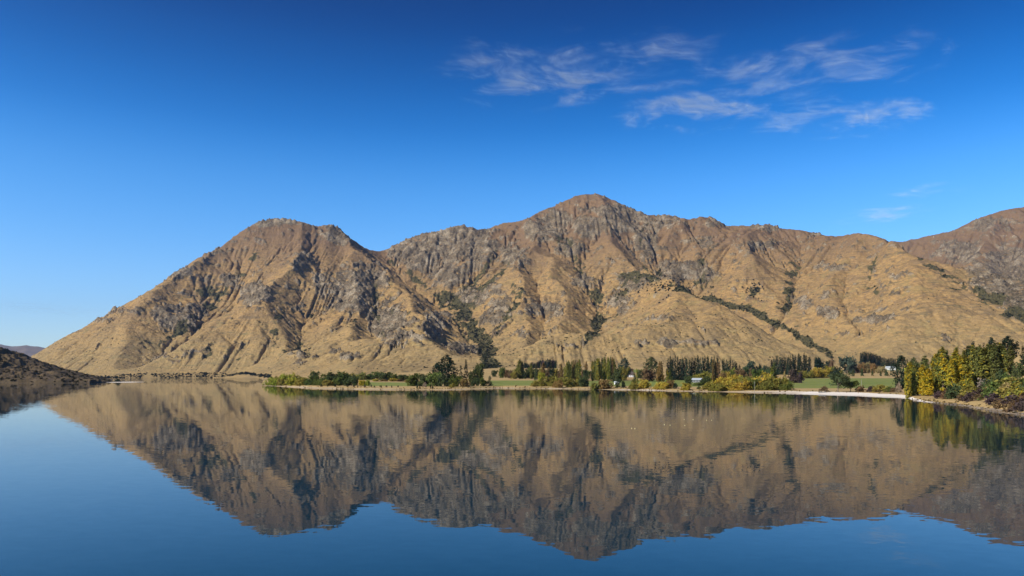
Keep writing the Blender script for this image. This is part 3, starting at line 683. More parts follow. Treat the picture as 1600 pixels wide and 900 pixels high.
def crown_points(kind, seed, k):
    """Clump centres of a crown; every kind fills a unit of height 1 and width 1."""
    r = np.random.default_rng(seed); out = []
    lob = [(r.uniform(0, 6.28), r.uniform(0.1, 0.45)) for _ in range(5)]
    if kind in ("willow", "round", "spread"):
        L = []
        nl = {"willow": 9, "round": 8, "spread": 11}[kind]
        for i in range(nl):
            a = r.uniform(0, 6.28); d = r.uniform(0.05, 0.33) if kind != "spread" else r.uniform(0.1, 0.40)
            zc = {"willow": r.uniform(0.28, 0.74), "round": r.uniform(0.38, 0.76), "spread": r.uniform(0.40, 0.82)}[kind]
            zc -= 0.35 * d * (kind != "spread")
            L.append((math.cos(a) * d, math.sin(a) * d, zc, r.uniform(0.13, 0.24)))
        while len(out) < k:
            x, y, z, R = L[r.integers(len(L))]
            v = r.normal(0, 1, 3); v /= np.linalg.norm(v)
            q = np.array((x, y, z)) + v * R * r.uniform(0.55, 1.1) * (1, 1, 0.95)
            if kind != "spread" and r.random() < (0.6 if kind == "willow" else 0.4): q[2] *= r.uniform(0.05, 0.9)
            if 0.02 < q[2] < 1.0: out.append(q)
        return np.array(out)
    while len(out) < k:
        t = r.uniform(0, 1); a = r.uniform(0, 6.28)
        if kind == "poplar":
            env = 0.5 * min(1, (t / 0.12) ** 0.6) * (1 - max(0, (t - 0.58) / 0.42) ** 2.4); z = 0.04 + 0.96 * t; f = r.uniform(0.35, 1.0) ** 0.6
            env *= 0.85 + 0.25 * math.sin(3 * a + lob[0][0] + 5 * t)
        elif kind == "cypress":
            env = 0.5 * min(1, (t / 0.12) ** 0.7) * (1 - max(0, (t - 0.3) / 0.7) ** 1.3); z = 0.02 + 0.98 * t; f = r.uniform(0.4, 1.0)
        elif kind == "conifer":
            tier = 0.78 + 0.22 * abs(math.sin(t * 24 + 2 * math.sin(a + lob[0][0])))
            env = 0.5 * (1 - t) ** 0.8 * tier * (0.85 + 0.2 * math.sin(2 * a + lob[1][0])) + 0.015; z = 0.05 + 0.95 * t; f = r.uniform(0.25, 1.0) ** 0.6
            z -= 0.05 * f * (1 - t)
            if r.random() > (1 - t) ** 0.6 + 0.12: continue
        elif kind == "pine":      # broad, dark, ragged
            env = 0.5 * (min(1, (t / 0.3) ** 0.5)) * (1 - max(0, (t - 0.55) / 0.45) ** 2.2) * (0.8 + 0.25 * math.sin(3 * a + lob[2][0] + 7 * t)); z = 0.05 + 0.95 * t; f = r.uniform(0.4, 1.0) ** 0.6
        else:                      # shrub
            env = 0.5 * math.sqrt(max(0, 1 - (t * 0.98) ** 2)) * (0.75 + 0.3 * math.sin(3 * a + lob[3][0])); z = t * (0.85 + 0.2 * math.sin(2 * a + lob[4][0])); f = r.uniform(0.3, 1.0) ** 0.6
        out.append((math.cos(a) * env * f, math.sin(a) * env * f, max(0.02, z)))
    return np.array(out)

KIND = {   # natural height, natural width, clumps, leaves per clump, spray spread, leaf size, trunk radius, limbs, lift of leaves
    "poplar": (25, 5.6, 190, 15, 0.42, 0.40, 0.32, 7, 1.6), "cypress": (20, 3.6, 90, 14, 0.3, 0.28, 0.22, 4, 1.8),
    "conifer": (25, 9.0, 120, 13, 0.48, 0.42, 0.35, 8, -0.2), "pine": (30, 22.0, 170, 15, 0.95, 0.62, 0.6, 10, 0.2),
    "willow": (11, 13.0, 120, 17, 0.60, 0.40, 0.32, 6, -0.5), "round": (12, 12.0, 110, 16, 0.60, 0.42, 0.3, 6, 0.0),
    "spread": (15, 18.0, 130, 14, 0.75, 0.40, 0.4, 9, 0.3), "shrub": (3.2, 5.0, 46, 13, 0.26, 0.21, 0.06, 5, 0.5), "tuft": (2.6, 3.6, 40, 12, 0.22, 0.17, 0.05, 6, 2.0)}
PROTO = {}
for kd, (h, w, k, per, spr, sz, tr_, lb, up_) in KIND.items():
    vs = []
    for v in range(4 if kd in ("poplar", "willow", "conifer", "round") else 3):
        P_ = crown_points(kd, 1000 + 37 * v + len(kd) * 7, k) * (w, w, h)
        cm = leaf_mesh(kd + "_crown", P_, per, spr, sz, 2000 + v, up_)
        tm = trunk_mesh(kd + "_trunk", h * (0.8 if kd in ("poplar", "conifer", "cypress") else 0.62), tr_, lb, 3000 + v, 0.25 if kd in ("poplar", "cypress") else 0.6, 0.1 if kd in ("shrub", "tuft") else 0.25)
        vs.append((cm, tm))
    PROTO[kd] = vs

def C4(r, g, b, gold=0.0): return (r, g, b, gold)
GREENS = {"dark": C4(0.0348, 0.0506, 0.0285), "pine": C4(0.0275, 0.0413, 0.0275), "green": C4(0.1114, 0.1392, 0.0371), "olive": C4(0.2279, 0.1991, 0.0439), "gold": C4(.40, .30, .05), "rust": C4(.26, .17, .06), "lime": C4(0.3375, 0.3375, 0.0506),
    "yellow": C4(0.3267, 0.297, 0.0446, 0.55), "half": C4(.22, .21, .045, .38), "turning": C4(.19, .19, .05, .22), "brown": C4(0.1708, 0.1114, 0.0594), "purple": C4(0.0891, 0.0624, 0.0564), "grey": C4(0.297, 0.2451, 0.1708), "blue": C4(0.0668, 0.0921, 0.0594), "russet": C4(0.2287, 0.1471, 0.0572), "poplar": C4(.165, .170, .050, .06), "duskgreen": C4(0.0772, 0.0966, 0.0386), "buff": C4(0.3564, 0.2673, 0.1114)}
TREE_NO = [0]
rt = random.Random(77)
def tree(name, kind, px, width, top, Y, colour, label, cat, group=None, base=None):
    """One tree or bush: `width` and `top` in photo pixels at its distance Y; it stands on the ground there."""
    x = (px - CX) / F * Y
    z = ground_z(x, Y) if base is None else base
    h = HC + (HZ - top) / F * Y - z
    w = width / F * Y
    i = TREE_NO[0]; TREE_NO[0] += 1
    h = max(h, 0.5)
    if kind in ('willow', 'round'): w *= 1.22; h *= 1.12
    H0, W0 = KIND[kind][:2]
    root = bpy.data.objects.new(name, None); COL.objects.link(root)
    root.location = (x, Y, z - 0.05); root.rotation_euler = (0, 0, rt.uniform(0, 6.28)); root.scale = (w / W0, w / W0, h / H0)
    root.empty_display_size = 1.0
    root["label"] = label; root["category"] = cat
    if group: root["group"] = group
    cm, tm = PROTO[kind][i % len(PROTO[kind])]
    c = bpy.data.objects.new("crown", cm); COL.objects.link(c); c.parent = root
    g = GREENS[colour]; j = rt.uniform(0.85, 1.18)
    c.color = (g[0] * j * rt.uniform(.92, 1.08), g[1] * j, g[2] * j * rt.uniform(.9, 1.1), g[3] * rt.uniform(.8, 1.2))
    t = bpy.data.objects.new("trunk" if kind not in ("shrub", "tuft") else "stems", tm); COL.objects.link(t); t.parent = root
    return root
# --- the yellow and green poplars by the white beach, and the trees on the knoll behind them
T = tree
T("broadleaf_tree", "pine", 1408, 30, 557, 640, "dark", "dark green dense tree at the left end of the autumn poplars", "tree")
T("broadleaf_tree", "pine", 1428, 24, 560, 610, "duskgreen", "dark green tree seen between the first two yellow poplars", "tree")
T("poplar_tree", "poplar", 1445, 15, 556, 560, "poplar", "deep green poplar behind the second yellow poplar", "tree")
T("poplar_tree", "poplar", 1459, 14, 558, 540, "turning", "short green poplar behind the tall dark poplar clump", "tree")
T("poplar_tree", "poplar", 1422, 15, 567, 455, "yellow", "small yellow and green poplar at the beach, leftmost yellow one", "tree")
T("poplar_tree", "poplar", 1434, 11, 574, 462, "poplar", "narrow green poplar between the two small yellow poplars", "tree")
T("poplar_tree", "poplar", 1441, 13, 570, 450, "yellow", "small golden poplar with pointed top behind the beach end", "tree")
T("poplar_tree", "poplar", 1451, 14, 577, 444, "yellow", "short orange yellow poplar leaning over the beach end", "tree")
T("poplar_tree", "poplar", 1462, 14, 553, 452, "half", "green poplar turning yellow, left half of the tall green pair", "tree")
T("poplar_tree", "poplar", 1473, 16, 543, 446, "half", "tall green poplar left of the big golden poplar", "tree")
T("poplar_tree", "poplar", 1483, 13, 556, 455, "half", "slender yellow green poplar touching the big golden poplar", "tree")
T("poplar_tree", "poplar", 1493, 21, 550, 432, "yellow", "biggest golden yellow poplar in the middle of the row", "tree")
T("poplar_tree", "poplar", 1494, 11, 543, 470, "half", "thin pale green poplar rising behind the golden poplar", "tree")
T("poplar_tree", "poplar", 1508, 18, 557, 428, "half", "green and yellow poplar right of the big golden poplar", "tree")
T("poplar_tree", "poplar", 1514, 20, 541, 455, "duskgreen", "tall dark green poplar right of the golden group", "tree")
T("poplar_tree", "poplar", 1526, 18, 543, 450, "poplar", "dark green poplar beside the orange tinted poplar", "tree")
T("poplar_tree", "poplar", 1537, 20, 544, 440, "turning", "orange tinted green poplar in the right half of the row", "tree")
T("poplar_tree", "poplar", 1548, 18, 540, 446, "poplar", "tall green poplar just right of the orange tinted one", "tree")
T("poplar_tree", "poplar", 1560, 21, 536, 440, "turning", "large green poplar at the right end of the closed row", "tree")
T("poplar_tree", "poplar", 1579, 10, 541, 452, "poplar", "lone slim green poplar in front of the golden knoll", "tree")
for px, w, top, Y, c, lb in [(1418, 9, 573, 448, "half", "slim green yellow poplar at the left edge of the first yellow one"), (1429, 10, 570, 452, "turning", "slim green poplar right of the first yellow poplar"), (1447, 9, 566, 470, "poplar", "slim green poplar above the two golden beach end poplars"), (1467, 11, 548, 448, "turning", "green poplar in the middle of the tall green pair"), (1479, 10, 548, 450, "poplar", "slim green poplar right of the tall green pair"), (1487, 13, 562, 428, "yellow", "golden poplar at the left foot of the big golden one"),
    (1500, 13, 556, 430, "yellow", "golden poplar at the right side of the big golden one"), (1506, 11, 548, 450, "turning", "slim turning poplar behind the right side of the big golden one"), (1520, 12, 540, 445, "turning", "slim turning poplar in the tall dark green part of the row"), (1531, 12, 540, 442, "poplar", "slim green poplar left of the orange tinted poplar"), (1543, 12, 538, 440, "turning", "slim turning poplar right of the orange tinted poplar"), (1554, 13, 537, 436, "poplar", "slim green poplar left of the large end poplar"), (1567, 12, 541, 438, "turning", "slim turning poplar at the very right end of the closed row")]:
    T("poplar_tree", "poplar", px, w, top, Y, c, lb, "tree")
T("conifer_tree", "conifer", 1598, 17, 541, 420, "dark", "dark green conifer at the right edge of the frame", "tree")
T("pine_tree", "pine", 1575, 30, 526, 560, "pine", "round dark pine on top of the golden knoll", "tree")
T("pine_tree", "pine", 1549, 20, 529, 570, "pine", "dark pine behind the poplars, left of the round knoll pine", "tree")
T("pine_tree", "conifer", 1537, 11, 535, 575, "pine", "narrow dark pine behind the orange tinted poplar", "tree")
T("pine_tree", "pine", 1520, 15, 535, 560, "pine", "dark pine behind the tall dark green poplars", "tree")
T("pine_tree", "conifer", 1529, 9, 536, 572, "pine", "small pointed dark pine between two dark pines behind the poplars", "tree")
# --- the shrubs on the near right bank
bank = [(1468, 20, 616, 400, "purple", "dark purple brown shrub where the white beach ends"), (1484, 24, 612, 398, "purple", "dark shrub in front of the golden poplar"), (1500, 20, 603, 405, "olive", "yellow olive bush under the golden poplar"),
    (1512, 18, 598, 408, "half", "low yellow green bush right of the golden poplar"), (1517, 34, 605, 372, "olive", "rounded olive yellow shrub on the bank below the dark poplars"), (1536, 26, 598, 380, "grey", "pale grey feathery shrub below the orange tinted poplar"),
    (1534, 26, 613, 352, "purple", "dark brown shrub below the grey feathery shrub"), (1502, 18, 621, 366, "brown", "low brown shrub at the waterside, left of the olive shrub"), (1556, 34, 600, 348, "green", "green rounded shrub right of the grey feathery shrub"),
    (1577, 44, 596, 345, "olive", "broad olive green shrub mound high on the bank"), (1600, 34, 595, 340, "green", "green shrub at the right edge above the bank"), (1568, 34, 611, 312, "olive", "yellow green shrub in the middle of the right bank"),
    (1552, 28, 620, 312, "purple", "dark purple shrub above the rocky shore"), (1592, 34, 610, 300, "half", "yellowish shrub near the right edge of the bank"), (1582, 28, 622, 290, "purple", "dark twiggy shrub above the shore at lower right"),
    (1604, 34, 618, 285, "brown", "brown shrub cut by the right frame edge"), (1560, 20, 629, 296, "brown", "small brown shrub low on the stony shore"), (1543, 20, 606, 362, "buff", "buff dry shrub beside the grey feathery shrub"),
    (1488, 26, 606, 388, "duskgreen", "dark green shrub in the shade below the dark poplars"), (1522, 26, 610, 362, "olive", "olive shrub between the rounded shrub and the grey one"), (1545, 26, 598, 372, "duskgreen", "dark green bush behind the grey feathery shrub"), (1530, 18, 621, 344, "brown", "brown twiggy shrub low below the olive shrub"),
    (1514, 20, 618, 352, "purple", "dark purple shrub at the water below the olive shrub"), (1590, 30, 602, 322, "olive", "olive bush above the middle of the right bank"), (1548, 24, 611, 330, "green", "green bush in the thick of the right bank"), (1600, 26, 604, 315, "duskgreen", "dark bush at the right frame edge, halfway up the bank"),
    (1478, 18, 616, 392, "brown", "brown shrub at the tip of the near bank"), (1574, 22, 603, 330, "buff", "buff dry bush among the olive bushes on the bank"), (1580, 20, 630, 275, "brown", "brown shrub lowest on the stony shore"), (1597, 26, 628, 268, "purple", "dark shrub on the stony shore at the frame edge"),
    (1572, 13, 588, 390, "green", "small round bush on the golden grass slope"), (1586, 12, 586, 392, "duskgreen", "small dark bush on the golden grass slope near the edge"), (1590, 20, 572, 415, "duskgreen", "dark bush at the foot of the frame edge conifer"), (1564, 18, 584, 410, "duskgreen", "dark undergrowth bush below the last tall poplar")]
for px, w, top, Y, c, lb in bank:
    T("bank_shrub", "tuft" if c == "grey" else "shrub", px, w * 1.2, top - 4.5, Y, c, lb, "shrub")
# --- the big spreading tree above the white beach and the low bushes beside it
T("spreading_tree", "spread", 1309, 44, 581, 556, "duskgreen", "wide dark spreading tree alone above the white beach", "tree")
T("broadleaf_tree", "spread", 1329, 26, 590, 560, "green", "lower green tree leaning right of the spreading beach tree", "tree")
for i, (px, w, top, c, lb) in enumerate([(1288, 18, 604, "brown", "low brown shrub left of the spreading beach tree"), (1345, 22, 603, "brown", "brown shrub right of the spreading beach tree"), (1361, 20, 604, "purple", "dark low shrub behind the middle of the white beach"), (1376, 30, 602, "olive", "olive low shrub clump behind the white beach"),
        (1389, 18, 604, "green", "green low shrub left of the dark end tree"), (1397, 16, 606, "brown", "brown low shrub at the foot of the dark end tree"), (1404, 13, 599, "grey", "greyish round shrub in front of the dark end tree")]):
    T("beach_shrub", "shrub", px, w, top, 560 - i * 5, c, lb, "shrub")
# --- the willow mass right of centre
W = [(1113, 28, 592, 650, "olive", "olive willow at the left end of the big shore willow mass"), (1128, 28, 587, 655, "gold", "golden willow second from the left end of the big willow mass"), (1143, 30, 590, 640, "olive", "olive willow low in the left half of the big willow mass"), (1150, 30, 582, 665, "gold", "golden topped willow in the left half of the big willow mass"),
    (1167, 32, 580, 660, "olive", "tall olive willow near the middle of the big willow mass"), (1178, 26, 589, 630, "green", "green willow low in the middle of the big willow mass"), (1188, 32, 578, 655, "gold", "tallest golden olive willow left of the pointed green conifer"), (1203, 28, 586, 630, "olive", "olive willow under the pointed green conifer"),
    (1121, 24, 595, 628, "olive", "low olive willow at the front left of the big willow mass"), (1136, 24, 593, 632, "gold", "low golden willow at the front left of the big willow mass"), (1158, 26, 590, 628, "gold", "low golden willow at the front of the big willow mass"), (1197, 26, 592, 620, "olive", "low olive willow at the front below the pointed conifer"), (1211, 24, 583, 655, "gold", "golden olive willow right of the pointed conifer"),
    (1219, 28, 588, 625, "olive", "rounded olive willow near the right end of the big willow mass"), (1228, 20, 593, 620, "green", "dark green willow at the right end of the big willow mass")]
for px, w, top, Y, c, lb in W: T("willow_tree", "willow", px, w, top, Y, c, lb, "tree", "willows massed on the shore right of centre")
T("conifer_tree", "conifer", 1210, 15, 566, 760, "green", "pointed bright green conifer rising out of the willow mass", "tree")
T("cypress_tree", "cypress", 1206, 8, 573, 755, "lime", "slim lime green tree against the pointed conifer", "tree")
T("broadleaf_tree", "round", 1239, 21, 578, 980, "purple", "dark purple round tree beside the green paddock", "tree")
T("shrub", "shrub", 1251, 12, 581, 970, "purple", "small dark shrub right of the dark purple round tree", "shrub")
T("shrub", "shrub", 1226, 9, 581, 960, "buff", "small pale buff bush left of the dark purple round tree", "shrub")
# --- the shore bushes between the grassy gap and the willow mass
B = [("willow", 840, 18, 590, 800, "olive", "olive bush at the right edge of the grassy gap"), ("willow", 857, 22, 586, 800, "olive", "tall olive bush, second right of the grassy gap"), ("round", 846, 11, 582, 1000, "lime", "small bright green dome tree behind the olive bushes"), ("willow", 874, 18, 591, 770, "rust", "rust tinted round bush in the row right of the gap"),
    ("willow", 876, 20, 584, 830, "olive", "olive tree with pale top behind the rust tinted bush"), ("willow", 889, 22, 588, 775, "olive", "olive bush right of the rust tinted bush"), ("willow", 903, 18, 587, 780, "olive", "yellow olive bush left of the dark green shore tree"), ("round", 914, 19, 585, 770, "duskgreen", "dark green shore tree right of the olive bush row"),
    ("willow", 931, 16, 593, 725, "olive", "olive half of the low bush pair near the house"), ("willow", 946, 22, 591, 725, "rust", "rust orange half of the low bush pair near the house"), ("conifer", 965, 10, 587, 730, "duskgreen", "small dark green tree alone on the pasture"), ("shrub", 974, 10, 596, 725, "dark", "dark low shrub right of the small pasture tree"),
    ("cypress", 991, 8, 582, 740, "green", "dark green pointed tree in the bush below the house"), ("cypress", 995, 5, 576, 745, "lime", "slim lime poplar in front of the house gardens"), ("willow", 989, 18, 592, 700, "olive", "olive bush below the white walled house"), ("willow", 1004, 22, 590, 705, "gold", "golden olive bush right of the bush below the house"),
    ("willow", 1034, 22, 592, 685, "gold", "golden bush on the shore left of the dark round shrub"), ("willow", 1047, 18, 592, 690, "rust", "brownish bush beside the golden shore bush"), ("shrub", 1055, 10, 599, 680, "dark", "dark round shrub between two shore bushes"), ("willow", 1070, 20, 596, 655, "gold", "golden brown bush alone below the pale shed"),
    ("cypress", 1043, 6, 576, 760, "half", "thin yellow green poplar behind the golden shore bush"), ("cypress", 1048, 7, 575, 770, "green", "green pointed poplar behind the golden shore bush"), ("round", 1075, 13, 587, 860, "duskgreen", "dark round tree left of the pale shed"), ("round", 1102, 15, 586, 860, "duskgreen", "dark round tree right of the pale shed"),
    ("willow", 1090, 14, 595, 830, "green", "green bush below the pale shed"), ("shrub", 1092, 8, 603, 660, "duskgreen", "tiny dark shrub on the grass near the golden brown bush")]
for kd, px, w, top, Y, c, lb in B: T({"willow": "shore_bush", "round": "broadleaf_tree", "conifer": "conifer_tree", "cypress": "poplar_tree", "shrub": "shrub"}[kd], kd, px, w, top, Y, c, lb, "bush" if kd in ("willow", "shrub") else "tree")
# --- left of the gap: the giant dark pine, slender cypresses, dark shore trees
T("pine_tree", "pine", 698, 36, 556, 905, "pine", "giant dark pine towering over the spit", "tree")
T("pine_tree", "pine", 683, 20, 568, 910, "pine", "lower dark shoulder tree on the left of the giant pine", "tree")
T("cypress_tree", "cypress", 720, 8, 571, 900, "dark", "shorter of the two dark slender cypresses right of the giant pine", "tree")
T("cypress_tree", "cypress", 728, 8, 562, 905, "dark", "taller of the two dark slender cypresses right of the giant pine", "tree")
T("broadleaf_tree", "round", 748, 18, 567, 1000, "duskgreen", "rounded grey green tree right of the slender cypresses", "tree")
T("broadleaf_tree", "round", 738, 12, 578, 990, "duskgreen", "low dark tree between the cypresses and the rounded tree", "tree")
L_ = [("round", 646, 24, 583, 800, "green", "green round tree at the left end of the trees below the giant pine"), ("round", 660, 24, 584, 790, "duskgreen", "dark round tree second from the left below the giant pine"), ("round", 678, 26, 581, 785, "green", "broad green tree just below the giant pine"), ("round", 694, 22, 584, 775, "duskgreen", "dark green tree at the foot of the giant pine"),
    ("round", 711, 20, 585, 770, "green", "green tree below the slender cypresses"), ("willow", 727, 16, 590, 768, "rust", "orange brown round bush on the shore below the cypresses"), ("willow", 707, 10, 598, 742, "olive", "small olive bush at the water below the dark trees"), ("round", 742, 14, 588, 800, "duskgreen", "dark bush right of the orange brown bush"),
    ("round", 755, 15, 590, 810, "green", "green bush in the dark row left of the grassy gap"), ("conifer", 765, 11, 587, 815, "duskgreen", "small pointed dark tree left of the grassy gap"), ("shrub", 664, 8, 598, 740, "grey", "small greyish shrub in front of the dark round trees")]
for kd, px, w, top, Y, c, lb in L_: T({"willow": "shore_bush", "round": "broadleaf_tree", "conifer": "conifer_tree", "shrub": "shrub"}[kd], kd, px, w, top, Y, c, lb, "bush" if kd in ("willow", "shrub") else "tree")
# --- the spit: yellow green willows at its tip, darker trees behind
S_ = [("willow", 424, 18, 587, 975, "lime", "yellow willow at the very tip of the spit"), ("willow", 436, 22, 583, 960, "olive", "yellow green willow second from the spit tip"), ("willow", 449, 24, 582, 940, "lime", "bright yellow green willow third from the spit tip"), ("willow", 456, 14, 580, 990, "gold", "orange topped willow behind the tip willows"),
    ("willow", 463, 24, 583, 915, "olive", "olive willow in the middle of the tip willow row"), ("willow", 477, 24, 584, 890, "olive", "olive willow fifth from the spit tip"), ("willow", 489, 20, 585, 870, "green", "green willow at the right end of the tip willow row"), ("round", 492, 13, 579, 985, "duskgreen", "round dark tree behind the right end of the tip willows"),
    ("willow", 431, 18, 589, 945, "lime", "low yellow green willow in front of the spit tip"), ("willow", 443, 20, 588, 925, "olive", "low olive willow at the water near the spit tip"), ("willow", 457, 20, 588, 895, "lime", "low yellow green willow in the middle of the spit front"), ("willow", 470, 20, 589, 870, "olive", "low olive willow at the front of the tip willow row"), ("willow", 483, 18, 591, 850, "green", "low green willow at the right of the spit front"), ("willow", 500, 20, 590, 835, "green", "low green willow below the shaded clump"), ("willow", 512, 20, 592, 815, "olive", "low olive willow below the shaded clump"), ("round", 541, 22, 582, 880, "olive", "olive tree at the back of the shaded clump"),
    ("round", 506, 22, 582, 865, "green", "green tree right of the tip willow row"), ("round", 519, 22, 581, 855, "duskgreen", "dark tree in the shaded clump right of the tip willows"), ("round", 533, 24, 580, 870, "green", "tall green tree at the top of the shaded clump"), ("round", 529, 16, 589, 820, "green", "dark low tree at the foot of the shaded clump"),
    ("round", 549, 24, 585, 815, "duskgreen", "dark round tree at the right end of the shaded clump"), ("willow", 566, 11, 590, 835, "yellow", "small bright yellow tree by the spit shore"), ("willow", 575, 8, 592, 830, "lime", "small lime green tree beside the bright yellow one"),
    ("willow", 563, 22, 580, 1180, "turning", "green brown tree behind the small bright yellow tree"), ("round", 585, 26, 579, 1190, "green", "wide green tree in the back row behind the spit field"), ("round", 604, 22, 581, 1180, "duskgreen", "dark tree in the back row behind the spit field"), ("round", 617, 18, 584, 1150, "green", "green round tree at the right end of the back row"), ("round", 630, 18, 585, 1120, "duskgreen", "dark tree behind the right part of the spit field"),
    ("willow", 588, 13, 591, 1080, "gold", "yellow hedge bush at the left of the spit field edge"), ("willow", 600, 13, 592, 1075, "rust", "rust brown hedge bush along the spit field edge"), ("willow", 614, 14, 590, 1070, "gold", "golden hedge bush in the middle of the spit field edge"), ("willow", 626, 13, 592, 1065, "brown", "brown hedge bush at the right of the spit field edge"), ("willow", 637, 10, 592, 1060, "rust", "last rust hedge bush beside the green round tree")]
for kd, px, w, top, Y, c, lb in S_: T("willow_tree" if kd == "willow" else "broadleaf_tree", kd, px, w, top, Y, c, lb, "tree")
for i in range(17):
    px = [502, 512, 524, 543, 553, 559, 570, 580, 585, 594, 596, 604, 612, 622, 652, 656, 676][i]
    Y = shore_y(px) + [30, 34, 30, 38, 30, 36, 28, 40, 26, 36, 24, 34, 28, 36, 20, 22, 18][i]
    T("beach_shrub", "shrub", px, rt.uniform(2.2, 4.6), 586 + 1165 * (HC - 3.2 - rt.uniform(0, 1.2)) / Y, Y, rt.choice(["dark", "purple", "duskgreen"]), "tiny dark shrub dotted along the sandy shore of the spit", "shrub", "tiny shrubs along the spit shore")
T("beach_shrub", "tuft", 673, 2.6, 600.6, 720, "dark", "thin upright dark shrub standing on the spit beach", "shrub")

# --- second row: autumn poplars and belts of dark conifers
def belt(name, kind, px0, px1, n, Y0, Y1, top, w, cols, label, group, jit=2.0):
    for i in range(n):
        u = (i + 0.5) / n
        px = px0 + (px1 - px0) * u + rt.uniform(-1.2, 1.2)
        T(name, kind, px, w * rt.uniform(.85, 1.2), np.interp(px, [p for p, _ in top], [q for _, q in top]) + rt.uniform(-jit, jit), rt.uniform(Y0, Y1), rt.choice(cols), label, "tree", group)
belt("poplar_tree", "poplar", 884, 908, 9, 1080, 1140, [(880, 566), (910, 563)], 5.0, ["turning", "poplar", "turning", "russet"], "brownish autumn poplar in the row behind the olive shore bushes", "poplars behind the olive shore bushes")
belt("poplar_tree", "poplar", 924, 962, 13, 1090, 1150, [(922, 563), (950, 558), (962, 561)], 5.2, ["turning", "duskgreen", "russet", "poplar"], "brown green poplar in the tall dense row left of the house", "poplars in the tall row left of the house")
T("broadleaf_tree", "pine", 976, 22, 560, 1230, "blue", "blue green broad tree at the right end of the tall poplar row", "tree")
T("broadleaf_tree", "round", 965, 20, 575, 1020, "duskgreen", "dark round tree left of the white walled house", "tree")
T("broadleaf_tree", "round", 975, 14, 573, 1150, "olive", "olive tree behind the dark round tree by the house", "tree")
T("broadleaf_tree", "pine", 1018, 28, 559, 1330, "duskgreen", "broad dark green tree right of the small far green paddock", "tree")
T("broadleaf_tree", "round", 1013, 24, 576, 1080, "brown", "brown green round tree right of the house", "tree")
T("broadleaf_tree", "round", 1030, 14, 576, 1060, "rust", "rust tinted tree between the round tree and the conifer belt", "tree")
T("broadleaf_tree", "round", 1001, 12, 577, 1300, "duskgreen", "dark garden tree behind the right of the house", "tree")
T("broadleaf_tree", "round", 983, 11, 574, 1560, "brown", "brownish tree directly behind the house roof", "tree")
belt("poplar_tree", "poplar", 1028, 1036, 2, 1290, 1310, [(1026, 563), (1036, 563)], 4.5, ["russet"], "thin brown poplar between the broad dark tree and the conifer belt", "thin poplars left of the conifer belt")
belt("conifer_tree", "conifer", 1042, 1124, 27, 1130, 1230, [(1040, 558), (1046, 556), (1080, 558), (1110, 555), (1124, 560)], 9.0, ["pine", "dark", "pine", "blue"], "dark conifer in the long shelterbelt above the pale shed", "conifers of the long shelterbelt above the shed", 2.4)
belt("conifer_tree", "conifer", 1127, 1156, 9, 1280, 1380, [(1125, 562), (1140, 560), (1156, 568)], 8.5, ["pine", "dark", "blue"], "dark blue green conifer at the thinner right end of the shelterbelt", "conifers at the right end of the shelterbelt")
belt("poplar_tree", "poplar", 1112, 1126, 4, 1040, 1080, [(1110, 563), (1127, 565)], 3.6, ["brown", "russet"], "bare brownish poplar in front of the shelterbelt", "brownish poplars before the shelterbelt")
T("hedge_tree", "willow", 1096, 28, 578, 1080, "olive", "light olive wide bush under the shelterbelt, above the shed", "bush")
T("hedge_tree", "willow", 1116, 22, 580, 1060, "olive", "olive bush right of the light olive wide bush", "bush")
T("hedge_tree", "willow", 1132, 18, 576, 1000, "russet", "russet tree behind the left willows", "tree")
T("hedge_tree", "willow", 1156, 22, 574, 990, "brown", "brown grey tree behind the middle of the willow mass", "tree")
T("hedge_tree", "willow", 1143, 14, 578, 985, "gold", "golden tree behind the left willows, beside the russet one", "tree")
T("broadleaf_tree", "round", 1174, 18, 561, 1500, "blue", "blue green rounded tree between the two conifer belts", "tree")
belt("conifer_tree", "round", 1162, 1200, 8, 1480, 1560, [(1160, 571), (1200, 569)], 8, ["dark", "blue"], "low dark tree between the two conifer belts", "low dark trees between the belts")
belt("conifer_tree", "conifer", 1205, 1268, 22, 1560, 1660, [(1204, 559), (1212, 556), (1230, 557), (1245, 553), (1262, 553), (1270, 558)], 8.0, ["pine", "dark", "pine", "blue"], "dark conifer in the dense second belt behind the purple tree", "conifers of the second belt", 2.2)
T("broadleaf_tree", "round", 1279, 15, 558, 1620, "pine", "round dark tree at the right end of the second belt", "tree")
belt("broadleaf_tree", "round", 1290, 1303, 3, 1640, 1700, [(1288, 563), (1303, 560)], 9, ["dark", "brown"], "dark low tree between the round dark tree and the blue green tree", "low dark trees right of the second belt")
T("broadleaf_tree", "round", 1324, 24, 556, 1720, "blue", "large blue green rounded tree left of the far dark plantation", "tree")
H_ = [(1252, 18, 577, "olive"), (1264, 16, 575, "olive"), (1276, 18, 572, "gold"), (1288, 20, 570, "gold"), (1300, 20, 570, "olive"), (1310, 14, 573, "olive")]
for i, (px, w, top, c) in enumerate(H_): T("willow_tree", "willow", px, w, top, 1340 + 12 * i, c, ["olive willow at the lower left end of the rising golden hedge", "olive willow second up the rising golden hedge", "golden willow in the middle of the rising hedge", "bright golden willow near the top of the rising hedge", "olive willow at the top of the rising hedge", "dull olive willow at the right end of the rising hedge"][i], "tree", "willows in the rising golden hedge")
T("broadleaf_tree", "round", 1306, 20, 573, 1180, "dark", "dark low tree above the spreading beach tree", "tree")
belt("shrub", "round", 1325, 1378, 6, 1750, 1800, [(1320, 568), (1350, 565), (1380, 571)], 13, ["buff", "brown", "grey", "russet"], "faded brown thicket bush below the far dark plantation", "faded bushes below the far plantation", 1.0)
